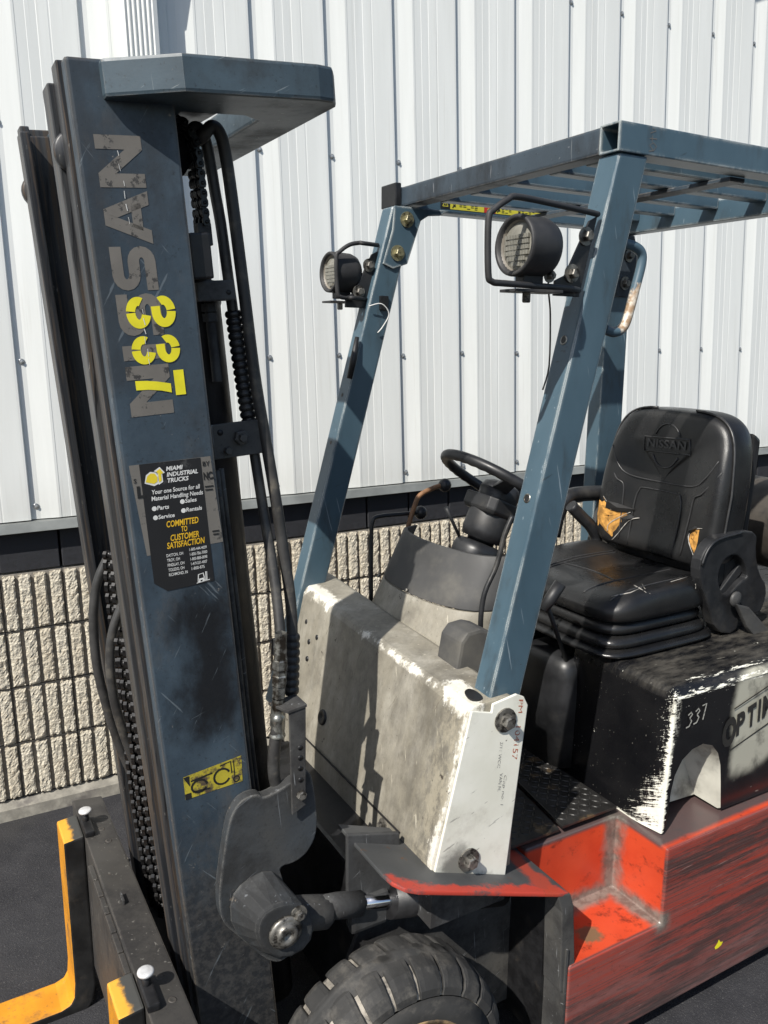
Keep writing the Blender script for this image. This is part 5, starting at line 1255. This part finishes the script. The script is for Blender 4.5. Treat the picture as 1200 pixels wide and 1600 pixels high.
    m = MB(); m.poly([(x, 1.1893, z) for x, z in ((1.690, .098), (1.700, .107), (1.704, .116), (1.712, .105), (1.722, .103), (1.716, .094), (1.704, .090), (1.694, .090))]); m.build('paint_spot', 'spray_yellow', root)
    def deck(name, pts, z, lab_=None):
        o = B(lambda m: m.prism([(x, y, z) for x, y in pts], (0, 0, .008)), name, 'deck', bevel=.0015)
        m = MB(); x0 = min(p[0] for p in pts); x1 = max(p[0] for p in pts); y0 = min(p[1] for p in pts); y1 = max(p[1] for p in pts)
        def inside(px, py):
            c = False; j = len(pts) - 1
            for i in range(len(pts)):
                (xi, yi_), (xj, yj) = pts[i], pts[j]
                if (yi_ > py) != (yj > py) and px < (xj - xi) * (py - yi_) / (yj - yi_) + xi: c = not c
                j = i
            return c
        i = 0; x = x0
        while x < x1:
            j = 0; y = y0 + .006
            while y < y1:
                a = math.pi / 4 if (i + j) % 2 else -math.pi / 4
                if all(inside(x + dx, y + dy) for dx, dy in ((-.010, 0), (.010, 0), (0, .010), (0, -.010))):
                    c, s = math.cos(a), math.sin(a)
                    L = [(-.0105, 0), (-.004, -.0028), (.004, -.0028), (.0105, 0), (.004, .0028), (-.004, .0028)]
                    T = [(-.005, 0), (-.002, -.0012), (.002, -.0012), (.005, 0), (.002, .0012), (-.002, .0012)]
                    m.loft([[(x + a_ * c - b_ * s, y + a_ * s + b_ * c, z + .008) for a_, b_ in L], [(x + a_ * c - b_ * s, y + a_ * s + b_ * c, z + .0098) for a_, b_ in T]], smooth=False)
                y += .019; j += 1
            x += .019; i += 1
        m.build('tread_studs', 'deck', o, kind='stuff')
        return o
    part(deck('floor_plate', [(1.062, 1.362), (1.285, 1.362), (1.33, 1.64), (1.33, 2.07), (1.062, 2.07)], .466), 'darker front diamond tread plate')
    part(deck('floor_plate', [(1.290, 1.358), (1.474, 1.358), (1.474, 2.07), (1.336, 2.07), (1.336, 1.64)], .474), 'rear diamond tread plate')
    # fender shelf sloping rearwards, with its turned down flange
    def fender(m):
        a = math.atan2(.161, .424)
        def pt(x, y, dz=0): return (x, y, .614 - (x - .72) * .380 + dz)
        out = [(.718, 1.45), (.718, 1.255), (.724, 1.225), (.742, 1.203), (.770, 1.196), (1.145, 1.196), (1.172, 1.200)]
        top = [pt(x, y) for x, y in out] + [pt(1.172, 1.45)]
        m.loft([[(x, y, z - .010) for x, y, z in top], top], smooth=False)
    fd = B(fender, 'fender', 'fender', bevel=.003)
    def flange(m):
        m.prism([(1.135, 1.197, .452), (1.174, 1.197, .440), (1.186, 1.197, .405), (1.200, 1.197, .25), (1.212, 1.197, .13), (1.196, 1.197, .118), (1.180, 1.197, .17), (1.160, 1.197, .19), (1.152, 1.197, .40)], (0, .060, 0))
    B(flange, 'fender_flange', 'greysteel', fd, .003)
    part(B(lambda m: m.prism([(.82, 1.385, .57), (1.176, 1.385, .44), (1.176, 1.385, .02), (.98, 1.385, .02), (.70, 1.385, .3)], (0, .012, 0)), 'wheel_arch', 'greysteel', fd, .002), 'dark inner wall of the wheel arch')
    B(lambda m: m.box(1.160, 1.1735, 1.262, 1.42, -.0, .438), 'mud_plate', 'grease', fd)
    B(lambda m: m.box(1.168, 1.1735, 1.192, 1.2615, -.0, .30), 'mud_plate', 'greysteel', fd)
    B(lambda m: m.box(.705, .80, 1.36, 1.385, .40, .48), 'bracket_lug', 'greysteel', fd, .01)

    # ============ front tyre
    CX, CZ, RT = .742, .168, .250; Y0, Y1 = 1.172, 1.325
    def tpt(a, r, y): return (CX - r * math.cos(a), y, CZ + r * math.sin(a))
    rt = random.Random(5); N = 144; n = 24
    prof = [(Y1, .150), (Y1 + .002, .205), (Y1 - .004, .224), (Y1 - .014, .2335), (Y1 - .046, .2365), (Y1 - .054, RT - .0012), (Y1 - .075, RT), (Y0 + .078, RT), (Y0 + .062, RT - .0015), (Y0 + .054, .2375), (Y0 + .022, .2325), (Y0 + .006, .218), (Y0 - .001, .203), (Y0 + .006, .196), (Y0 + .008, .150)]
    tr = MB(); tr.loft([[tpt(2 * math.pi * i / N, r + (rt.uniform(-.0007, .0007) if r > .24 else 0), y) for y, r in prof] for i in range(N)] + [[tpt(0, r, y) for y, r in prof]], closed=False, smooth=True)
    ty = tr.build('front_tyre', ['tyre', 'tyregroove'], root); part(ty, 'worn black front tyre with dusty tread notches')
    for f in ty.data.polygons:
        c = f.center + TB; r = math.hypot(c.x - CX, c.z - CZ)
        if .209 < r < .2385 and (c.y > Y1 - .052 or c.y < Y0 + .060): f.material_index = 1
    for i in range(n):
        da = 2 * math.pi / n
        for side in (0, 1):
            lu = MB(); rings = []
            a0 = da * (i + (.42 if side else 0)); gap = .17 + rt.uniform(-.07, .07)
            for k in range(6):
                t = k / 5; a = a0 + da * gap * .5 + da * (1 - gap) * t + rt.uniform(-.006, .006); e = .0 if 0 < k < 5 else .003
                w = rt.uniform(-.0014, .0006)
                if side == 0: q = [(Y1 - .075, RT - .002), (Y1 - .056, RT + w - e * .3), (Y1 - .020, RT - .003 - e + w), (Y1 - .005, RT - .012 - e), (Y1 + .005, RT - .032), (Y1 - .004, .205), (Y1 - .04, .215)]
                else: q = [(Y0 + .078, RT - .002), (Y0 + .064, RT + w - e * .3), (Y0 + .030, RT - .003 - e + w), (Y0 + .010, RT - .013 - e), (Y0 - .003, RT - .030), (Y0 - .006, RT - .046), (Y0 + .02, .205), (Y0 + .05, .215)]
                sk = 1 if side else -1
                rings.append([tpt(a + sk * .5 * (y - (Y0 + Y1) / 2), r, y) for y, r in q])
            lu.loft(rings, smooth=False); lu.build('tread_lug', 'tyre', ty, .0015, 1)
    B(lambda m: m.lathe([(0.0, .1495), (-.001, .198), (-.005, .203), (-.003, .150)], (CX, Y0 + .0, CZ), (0, 1, 0), 64), 'sidewall', 'tyre', ty)
    rm_ = B(lambda m: m.lathe([(.008, .152), (-.004, .150), (-.004, .143), (.012, .138), (.05, .130), (.052, .06), (.02, .055), (.02, 0)], (CX, Y0, CZ), (0, 1, 0), 48), 'wheel_rim', 'rim', ty)
    for k in range(6):
        a = math.pi * 2 * k / 6; hexbolt(rm_, (CX + .085 * math.cos(a), Y0 + .051, CZ + .085 * math.sin(a)), (0, -1, 0), .011, .012, 'bolt')

    # the wheels that the picture does not show
    for x, y, r, w in ((CX, mir(1.325), .250, .153), (2.62, 1.215, .205, .15), (2.62, mir(1.365), .205, .15)):
        B(lambda m: m.lathe([(.01, .06), (.0, r * .60), (.0, r * .82), (.02, r * .97), (w * .5, r), (w - .02, r * .97), (w, r * .82), (w, r * .60), (w - .01, .06)], (x, y, -.082 + r), (0, 1, 0), 48), 'tyre', 'tyre')

    # ============ hood with arch recess
    yh = 1.236
    arch = [(1.722, .468), (1.712, .545), (1.704, .595), (1.690, .632), (1.664, .660), (1.628, .673), (1.590, .668), (1.556, .648), (1.534, .612), (1.525, .570), (1.520, .505)]
    def hood(m):
        x0b, x0t, xr, zt = 1.503, 1.520, 2.75, .832
        # near side, with the arch opening
        side = [(1.5205, .505)] ; 
        m.poly([(x0b, yh, .462), (1.512, yh, .463), *[(x, yh, z) for x, z in reversed(arch[1:])], (1.722, yh, .462), (xr, yh, .455), (xr, yh + .01, zt - .02), (x0t, yh + .004, zt - .02)])
        # rounded edge to the top, top, front corner block
        def row(y, z, xo): return [(x0t + xo, y, z), (xr, y, z)]
        rows = [row(yh + .004, zt - .02, 0), row(yh + .010, zt - .008, .003), row(yh + .024, zt, .012), row(yh + .045, zt + .002, .020), row(1.57, zt + .010, .020), row(mir(yh), zt, .02), row(mir(yh), .45, 0)]
        m.loft(rows, closed=False, smooth=True)
        # front of the corner block
        yb = 1.590
        cols = [[(x0b, yh, .462), (x0t, yh + .004, zt - .02), (x0t + .003, yh + .010, zt - .008), (x0t + .012, yh + .024, zt), (x0t + .02, yh + .045, zt + .002)],
                [(x0b - .006, yh + .06, .458), (x0t - .010, yh + .06, zt - .025), (x0t - .004, yh + .06, zt - .010), (x0t + .008, yh + .06, zt + .0), (x0t + .02, yh + .06, zt + .003)],
                [(x0b, yb, .432), (x0t - .004, yb, zt - .025), (x0t + .0, yb, zt - .008), (x0t + .010, yb, zt + .004), (x0t + .02, yb, zt + .0101)],
                [(x0b + .06, yb + .012, .432), (x0t + .06, yb + .012, zt - .02), (x0t + .06, yb + .012, zt - .008), (x0t + .06, yb + .012, zt + .004), (x0t + .06, yb + .012, zt + .009)],
                [(x0b + .06, mir(yh), .432), (x0t + .06, mir(yh), zt - .02), (x0t + .06, mir(yh), zt - .01), (x0t + .06, mir(yh), zt - .005), (x0t + .06, mir(yh), zt)]]
        m.loft(cols, closed=False, smooth=False)
    hd2 = B(hood, 'hood', 'hood', bevel=.004); part(hd2, 'black hood with white paint peeling along its corner')
    def recess(m):
        rim_ = [(x, yh + .0008, z) for x, z in arch]; inn = [(1.715 - .0, 1.315, .468), (1.69, 1.335, .56), (1.675, 1.338, .60), (1.66, 1.338, .628), (1.64, 1.336, .645), (1.61, 1.33, .652), (1.585, 1.325, .645), (1.565, 1.318, .628), (1.55, 1.312, .60), (1.54, 1.306, .560), (1.53, 1.300, .49)]
        m.loft([rim_, [(x, yh + .008, z) for x, z in [(a[0] + (1.62 - a[0]) * .03, a[1] - .004) for a in arch]], inn], closed=False, smooth=True)
        m.poly(inn)
    B(recess, 'arch_recess', 'hoodwhite', hd2)
    # rounded bump in front of the engine cover
    def bump(m):
        rings = []
        for z, s in ((.482, 1.0), (.68, .98), (.738, .955), (.768, .91), (.786, .83), (.795, .70), (.798, .45)):
            pts = []
            for k in range(28):
                a = 2 * math.pi * k / 28; c, s_ = math.cos(a), math.sin(a)
                ex = abs(c) ** .45 * (1 if c > 0 else -1); ey = abs(s_) ** .45 * (1 if s_ > 0 else -1)
                pts.append((1.570 + .112 * s * ex, 1.678 + .118 * s * ey, z))
            rings.append(pts)
        m.loft(rings)
    B(bump, 'engine_cover_bump', 'blackplastic', hd2)
    B(lambda m: m.box(1.46, 1.60, 1.80, 2.10, .482, .80), 'engine_cover_side', 'blackplastic', hd2, .03, 3)
    # lettering on the hood side
    oy = yh - .0008
    LX, LZ = V3((.965, 0, .262)).normalized(), V3((-.05, 0, 1)).normalized()
    def hl(s, x, z, w, h, bo):
        m = MB(); lettering(m, s, (x, oy, z), LX, LZ, w, h, bo); return m.build('letter', 'letter_dark', hd2)
    hl('O', 1.700, .640, .055, .074, .05)
    xx = 1.752
    for s, w in (('P', .033), ('T', .035), ('I', .010), ('M', .044), ('U', .036), ('M', .044)):
        hl(s, xx, .664 + (xx - 1.752) * .2715, w, .060, .045); xx += w + .007
    for a, b in (((1.735, .628), (2.05, .715)), ((1.735, .742), (2.05, .828))):
        m = MB()
        for q in ribbon2d([a, b], .004): m.poly([(p, oy, r) for p, r in q])
        m.build('stripe', 'letter_dark', hd2)
    m = MB()
    def pen(pts):
        for q in ribbon2d(pts, .0042): m.poly([(a, oy - .0002, b) for a, b in q])
    for x, z in ((1.562, .735), (1.588, .739)):
        pen([(x, z + .030), (x + .010, z + .036), (x + .015, z + .029), (x + .006, z + .021)]); pen([(x + .0065, z + .020), (x + .014, z + .012), (x + .007, z + .000), (x - .004, z - .002)])
    pen([(1.611, .779), (1.626, .782), (1.6215, .760), (1.617, .741)])
    m.build('handwriting', 'paint_pen', hd2, kind='stuff')

    # ============ seat
    seat = bpy.data.objects.new('seat', None); C.objects.link(seat); seat.parent = root
    SY = 1.682
    def backpt(s, w, d):
        """s across (-1..1), w height above cushion, d depth behind the front face"""
        return (1.885 + .13 * w + d + .030 * (1 - s * s) * 0 , SY + s, 1.020 + w * .99)
    Hb, Wb = .445, .236
    def outline(sc, n=56):
        pts = []
        for k in range(n):
            a = 2 * math.pi * k / n; c, s_ = math.cos(a), math.sin(a)
            e = .42 if s_ > 0 else .26
            x = abs(c) ** (.50 if s_ > 0 else .22) * (1 if c > 0 else -1); z = abs(s_) ** e * (1 if s_ > 0 else -1)
            taper = 1.0 - .10 * max(0, z) 
            pts.append((x * Wb * taper * sc - 0, Hb * .5 + z * Hb * .5 * (1 - (1 - sc) * .9)))
        return pts
    def back(m):
        rings = []
        for sc, d in ((.02, -.004), (.35, -.003), (.62, -.006), (.80, -.010), (.92, -.006), (.975, .004), (1.0, .022), (1.0, .075), (.97, .105), (.85, .118), (.02, .122)):
            r = []
            for s, w in outline(sc):
                # centre panel is dished, side bolsters stand forward
                b = 0.0
                if d < .02: b = -.016 * min(1, max(0, (abs(s) - .115) / .06)) * min(1, max(0, (.36 - w) / .10)) + .006 * (1 if abs(s) < .10 and w < .3 else 0)
                r.append(backpt(s, w, d + b))
            rings.append(r)
        m.loft(rings, smooth=True)
    bk_ = B(back, 'backrest', 'vinyl', seat)
    sub = bk_.modifiers.new('soft', 'SUBSURF'); sub.levels = 1; sub.render_levels = 1
    from mathutils.bvhtree import BVHTree
    def bake(o):
        dg = bpy.context.evaluated_depsgraph_get(); me = bpy.data.meshes.new_from_object(o.evaluated_get(dg)); o.modifiers.clear(); o.data = me
        return BVHTree.FromPolygons([v.co for v in me.vertices], [tuple(p.vertices) for p in me.polygons])
    tb = bake(bk_)
    def fpt(s, w, out=.004):
        q = V3(backpt(s, w, -.20)) - TB; hit = tb.ray_cast(q, V3((1, 0, 0)))
        if hit[0] is not None: return tuple(hit[0] + TB - V3((max(.0004, out * .42), 0, 0)))
        return fpt0(s, w, out)
    def fpt0(s, w, out=.004):
        d = -.0085 - out
        # follow the front face bulge
        b = -.016 * min(1, max(0, (abs(s) - .115) / .06)) * min(1, max(0, (.36 - w) / .10))
        return backpt(s, w, d + b + .0015)
    def seam(pts, name='seam', r=.0022, mat='seam'):
        m = MB(); m.tube(smooth_path([fpt(s, w) for s, w in pts], 4), r, 6); return m.build(name, mat, bk_)
    seam([(.205, .315), (.165, .262), (.120, .232), (.0, .226), (-.120, .232), (-.165, .262), (-.196, .315)])
    seam([(.222, .285), (.165, .220), (.135, .200), (.128, .14), (.120, .03)])
    seam([(-.212, .285), (-.165, .220), (-.135, .200), (-.128, .14), (-.120, .03)])
    seam([(.085, .02), (.088, .15), (.078, .190), (.06, .2), (-.06, .2), (-.078, .190), (-.088, .15), (-.085, .02)])
    # embossed badge
    m = MB(); 
    def bp(s, w, o=.0035): return fpt(s, w, o)
    m.tube([bp(.052 * math.cos(t), .335 + .066 * math.sin(t)) for t in [math.radians(28 + i * 124 / 14) for i in range(15)]], .0022, 6)
    m.tube([bp(.052 * math.cos(t), .335 + .066 * math.sin(t)) for t in [math.radians(208 + i * 124 / 14) for i in range(15)]], .0022, 6)
    fr_ = [(.082, .312), (.086, .356), (-.082, .362), (-.090, .318), (.082, .312)]
    m.tube([bp(a, b) for a, b in fr_], .0024, 6)
    for dx in (0,):
        vs, fs = text2d('NISSAN', .025); xs = [v[0] for v in vs]; x0, x1 = min(xs), max(xs)
        b1 = [m.p(bp(.072 - (v[0] - x0) / (x1 - x0) * .144, .3265 + v[1] * .034 + (v[0] - x0) / (x1 - x0) * .004, .0085)) for v in vs]
        for f in fs: m.face([b1[i] for i in f])
    m.build('badge', 'seam', bk_)
    # side piping
    for sd in (-1, 1):
        m = MB(); m.tube(smooth_path([backpt(s * .992, w, .010) for s, w in outline(1.0) if s * sd > .02 and w > .03], 2) if False else [backpt(s * 1.0, w, .012) for s, w in sorted([q for q in outline(1.0) if q[0] * sd > .06], key=lambda q: q[1])], .0035, 6); m.build('piping', 'seam', bk_)
    # torn corners with foam showing
    def tear(cs, cw, pts, rag):
        m = MB(); m.poly([fpt(cs + a, cw + b, .0075) for a, b in pts]); f = m.build('foam', 'foam', bk_); part(f, 'yellow foam showing through torn vinyl')
        m = MB(); P = [fpt(cs + a, cw + b, .009) for a, b in rag]
        rr = [.003 + .0045 * random.random() for _ in P]; m.tube(P, rr, 5); m.build('torn_edge', 'tear', bk_)
    o_ = .032
    def tear2(foam, rags, flaps):
        m = MB(); cs = sum(a for a, b in foam) / len(foam); cw = sum(b for a, b in foam) / len(foam); R_ = []
        for k in (1.0, .8, .55, .3, .05):
            R_.append([tuple(V3(fpt(cs + (a - cs) * k + o_, cw + (b - cw) * k, .001)) + V3((random.uniform(-.005, .001) * (1 if k < 1 else 0), 0, 0))) for a, b in foam])
        m.loft(R_, caps=False, smooth=False); f = m.build('foam', 'foam', bk_); part(f, 'yellow foam showing through torn vinyl')
        for rg in rags:
            m = MB(); P = smooth_path([fpt(a + o_, b, .0085) for a, b in rg], 3); m.tube(P, [.0006 + .0016 * random.random() for _ in P], 5); m.build('torn_edge', 'tear', bk_)
        for fl in flaps:
            m = MB(); P = [fpt(a + o_, b, .009 + .006 * (k % 2)) for k, (a, b) in enumerate(fl)]; c = sum((V3(p) for p in P), V3((0, 0, 0))) / len(P)
            for p, q in zip(P, P[1:] + P[:1]): m.poly([tuple(p), tuple(q), tuple(c - V3((.006, 0, 0)))])
            m.build('torn_flap', 'vinyl', bk_)
    tear2([(.198, .146), (.168, .151), (.147, .137), (.128, .112), (.078, .114), (.072, .104), (.086, .088), (.100, .062), (.112, .030), (.138, .046), (.174, .056), (.196, .09)],
          [[(.026, .106), (.057, .095), (.077, .070), (.089, .048), (.109, .021)], [(.062, .118), (.092, .099), (.127, .070), (.128, .047)], [(.165, .153), (.148, .138), (.128, .114)]],
          [[(.150, .117), (.147, .142), (.107, .138), (.045, .130), (.060, .118), (.108, .113)], [(.040, .104), (.062, .112), (.09, .096), (.080, .072), (.062, .090)]])
    tear2([(-.184, .118), (-.210, .121), (-.212, .083), (-.208, .050), (-.192, .064), (-.178, .085), (-.176, .102)],
          [[(-.222, .126), (-.198, .119), (-.177, .103), (-.176, .086), (-.190, .066), (-.208, .046)]], [[(-.180, .100), (-.168, .108), (-.190, .126), (-.212, .128), (-.198, .117)]])
    # cushion
    def cushion(m):
        rings = []
        x0, x1 = 1.505, 1.905
        def ring(sx, z, grow):
            pts = []
            for k in range(48):
                a = 2 * math.pi * k / 48; c, s_ = math.cos(a), math.sin(a)
                ex = abs(c) ** .38 * (1 if c > 0 else -1); ey = abs(s_) ** .38 * (1 if s_ > 0 else -1)
                X = (x0 + x1) / 2 + (x1 - x0) / 2 * ex * sx + grow * ex; Y = SY + (.238) * ey * sx + grow * ey
                zz = z
                pts.append((X, Y, zz))
            return pts
        def top(pts):
            out = []
            for x, y, z in pts:
                e = abs(y - SY); bol = .026 * max(0, min(1, (e - .12) / .07)) * max(0, min(1, (x - 1.60) / .12)) * (1 if y > SY else .35)
                out.append((x, y, z + bol - .030 * max(0, min(1, (1.60 - x) / .1)) + .02 * max(0, (x - 1.7)) * 0))
            return out
        rings.append(ring(.97, .925, 0)); rings.append(ring(1.0, .935, .004)); rings.append(ring(1.0, .965, .006))
        rings.append(top(ring(.985, .992, .002))); rings.append(top(ring(.93, 1.008, 0))); rings.append(top(ring(.72, 1.010, 0))); rings.append(top(ring(.4, 1.004, 0))); rings.append(top(ring(.03, 1.002, 0)))
        m.loft(rings)
    cu_ = B(cushion, 'cushion', 'vinyl', seat); sb = cu_.modifiers.new('soft', 'SUBSURF'); sb.levels = 1; sb.render_levels = 1
    tbc = bake(cu_)
    def cp(x, s, o=.0):
        hit = tbc.ray_cast(V3((x, SY + s, 1.3)) - TB, V3((0, 0, -1)))
        return tuple(hit[0] + TB + V3((0, 0, .0006))) if hit[0] is not None else (x, SY + s, 1.0)
    for pts in ([(1.53, .095), (1.60, .10), (1.68, .105), (1.76, .105), (1.86, .105)], [(1.53, .108), (1.60, .113), (1.68, .118), (1.76, .118), (1.86, .118)], [(1.53, -.100), (1.60, -.105), (1.68, -.11), (1.76, -.11), (1.86, -.11)], [(1.54, -.19), (1.60, -.195), (1.68, -.198), (1.80, -.20)], [(1.64, .10), (1.655, .05), (1.66, 0), (1.655, -.05), (1.64, -.105)]):
        m = MB(); m.tube([cp(a, b) for a, b in [tuple(q)[:2] for q in smooth_path([(a, b, 0) for a, b in pts], 6)]], .0020, 6); m.build('seam', 'seam', cu_)
    camT = V3((0, 0, GZ))
    for k in ('cut1', 'cut2', 'cut3', 'cut4', 'cut5'):
        P = []
        for q in K[k]:
            d = (V3(q) - camT).normalized(); hit = tbc.ray_cast(camT - TB, d)
            if hit[0] is not None: P.append(hit[0] + TB - d * .0012)
        if len(P) > 1:
            m = MB(); m.tube(P, [.0007] + [.0007 + .0016 * random.random() for _ in P[2:]] + [.0007], 5); m.build('torn_edge', 'tear', cu_)
    # bellows: three stacked folds that widen downwards
    for i, (z0, z1, g) in enumerate(((.895, .930, .000), (.860, .893, .012), (.842, .862, .028))):
        def fold(m):
            rings = []
            for t in range(7):
                f = t / 6; bul = math.sin(math.pi * f) ** .7 * .012; z = z0 + (z1 - z0) * f; pts = []
                for k in range(56):
                    a = 2 * math.pi * k / 56; c, s_ = math.cos(a), math.sin(a)
                    ex = abs(c) ** .34 * (1 if c > 0 else -1); ey = abs(s_) ** .34 * (1 if s_ > 0 else -1)
                    pts.append((1.702 + (.188 + g + bul - .010 * f) * ex, SY + (.222 + g + bul - .008 * f) * ey, z))
                rings.append(pts)
            m.loft(rings)
        B(fold, 'bellows_fold', 'vinyl', seat)
    # armrests: arched side guards
    def arm(y0, th):
        def f(m):
            out = chaikin(K['armr'], 1); hole = chaikin(K['armhole'], 2)
            # bridge: split ring into quads by nearest angle
            cx, cz = 1.945, 1.012
            A = [(0, p) for p in out]; Hs = [(0, p) for p in hole]
            def at(L, a):
                # radial lookup along the polygon L at angle a
                best = None; n = len(L); pts = [q[1] for q in L]; d = (math.cos(a), math.sin(a))
                for i in range(n):
                    p, q = pts[i], pts[(i + 1) % n]; ex, ez = q[0] - p[0], q[2] - p[2]
                    det = d[0] * -ez + d[1] * ex
                    if abs(det) < 1e-9: continue
                    rx, rz = p[0] - cx, p[2] - cz
                    t = (rx * -ez + rz * ex) / det; u = (d[0] * rz - d[1] * rx) / det
                    if t > 0 and -1e-6 <= u <= 1 + 1e-6 and (best is None or t > best): best = t
                return (cx + d[0] * (best or .02), cz + d[1] * (best or .02))
            n = 72; O = [at(A, 2 * math.pi * k / n) for k in range(n)]; I = [at(Hs, 2 * math.pi * k / n) for k in range(n)]
            rings = [[(x, y0, z) for x, z in O], [(x, y0, z) for x, z in I], [(x, y0 + th, z) for x, z in I], [(x, y0 + th, z) for x, z in O], [(x, y0, z) for x, z in O]]
            m.loft(rings, caps=False, smooth=False)
        return f
    ar = B(arm(1.432, .034), 'armrest', 'blackplastic', seat, .005)
    m = MB(); m.tube(smooth_path([(p[0] + (1.945 - p[0]) * .05, 1.431, p[2] + (1.012 - p[2]) * .05) for p in K['armr'][:4]], 4), .004, 6); m.build('rib_edge', 'blackplastic', ar)
    B(lambda m: m.prism([(1.88, 1.450, .93), (1.91, 1.450, .93), (2.02, 1.450, 1.02), (2.00, 1.450, 1.04)], (0, .02, 0)), 'arm_brace', 'blackplastic', ar, .003)
    B(lambda m: m.prism([(1.90, 1.462, .84), (2.06, 1.462, .84), (2.08, 1.462, 1.06), (1.93, 1.462, 1.07)], (0, .010, 0)), 'arm_backing', 'grease', ar)
    fa = B(lambda m: (m.tube(smooth_path([(1.770, 1.985, 1.03), (1.785, 1.985, 1.10), (1.815, 1.985, 1.145), (1.86, 1.985, 1.160), (1.99, 1.985, 1.155)], 4), [.026] * 17, 12)), 'armrest', 'blackplastic', seat)
    B(lambda m: m.tube(smooth_path([(1.79, 1.93, 1.14), (1.83, 1.92, 1.10), (1.865, 1.91, 1.065), (1.885, 1.905, 1.02), (1.85, 1.905, .965)], 4), [.020] * 17, 12), 'arm_brace', 'blackplastic', fa)
    B(lambda m: m.prism([(1.90, 1.97, .90), (2.03, 1.97, .92), (2.03, 1.97, 1.14), (1.96, 1.97, 1.13)], (0, .02, 0)), 'seat_hinge', 'greysteel', seat, .004)
    # belt latch and strap
    bl_ = B(lambda m: m.prism([(x, 1.402, z) for x, y, z in K['belt']], (0, .016, 0)), 'belt_buckle', 'greyplastic', seat, .005)
    B(lambda m: m.lathe([(0, .022), (.006, .022), (.008, .016), (.012, .010), (.012, 0)], (1.945, 1.418, .950), (0, -1, 0), 14), 'belt_pivot', 'greyplastic', bl_)
    B(lambda m: m.box(1.78, 1.96, 1.50, 1.88, .955, .990), 'seat_pan', 'grease', seat, .01)
    B(lambda m: m.box(1.945, 1.960, 1.46, 1.91, .90, 1.085), 'seat_pan', 'grease', seat, .004)
    m = MB(); m.tube([(1.335, 1.520, .985), (1.355, 1.515, 1.015), (1.38, 1.51, 1.052)], [.013, .016, .016], 12); m.tube([(1.50, 1.60, .785), (1.42, 1.56, .90), (1.345, 1.5175, 1.0)], .006, 8); m.build('slide_lever', 'blackplastic', seat)
    # backrest shell behind
    B(lambda m: m.prism([(2.055, 1.50, 1.05), (2.085, 1.50, 1.02), (2.105, 1.50, 1.38), (2.075, 1.50, 1.40)], (0, .42, 0)), 'back_shell', 'blackplastic', seat, .01)
    # counterweight behind the hood, mostly outside the picture
    B(lambda m: m.box(2.76, 3.10, 1.21, mir(1.21), .02, .86), 'counterweight', 'red', bevel=.04, seg=3)
    for y in (1.45, 1.94): B(lambda m: m.box(2.30, 2.70, y, y + .04, .845, .90), 'cylinder_cradle', 'greysteel', bevel=.004)
    m = MB(); m.tube(smooth_path([(2.36, 1.60, 1.20), (2.34, 1.56, 1.27), (2.32, 1.55, 1.34), (2.30, 1.60, 1.40)], 4), .02, 8); m.build('hose', 'hose', root)
    return root

def build_cylinder(truck):
    t = bpy.data.objects.new('gas_cylinder', None); C.objects.link(t)
    tag(t, 'dark dusty gas cylinder lying crosswise behind the torn black seat', 'gas cylinder')
    base = V3((2.50, 1.717, .90)); t.matrix_world = truck.matrix_world @ Matrix.Translation(base - TB)
    m = MB(base); R = .15
    pr = [(0, .0), (0, .07), (.012, .105), (.04, .138), (.085, R), (.52, R), (.565, .138), (.593, .105), (.605, .06), (.605, 0)]
    m.lathe(pr, (2.50, 1.40, 1.052), (0, 1, 0), 32); m.build('shell', 'cyl', t)
    for y in (1.50, 1.88):
        m = MB(base); m.lathe([(-.02, R + .001), (-.02, R + .006), (.02, R + .006), (.02, R + .001)], (2.50, y, 1.052), (0, 1, 0), 32); m.build('strap', 'black', t)
    m = MB(base); m.lathe([(-.09, .10), (-.09, .104), (.01, .104), (.01, .10), (-.09, .10)], (2.50, 1.40, 1.052), (0, 1, 0), 24); m.build('collar', 'black', t)
    m = MB(base); m.lathe([(-.06, .012), (-.05, .02), (-.02, .02), (-.018, .014), (.0, .014)], (2.50, 1.40, 1.052), (0, 1, 0), 12); m.build('valve', 'zinc', t)

MAT['cyl'] = simple('dusty_dark_cylinder', (.040, .034, .028), .6, var=.35, scale=12, dirt=(.018, .016, .015), dirt_lo=.42, dirt_hi=.60)
build_yard()
build_warehouse()
TRUCK = build_forklift()
build_cylinder(TRUCK)
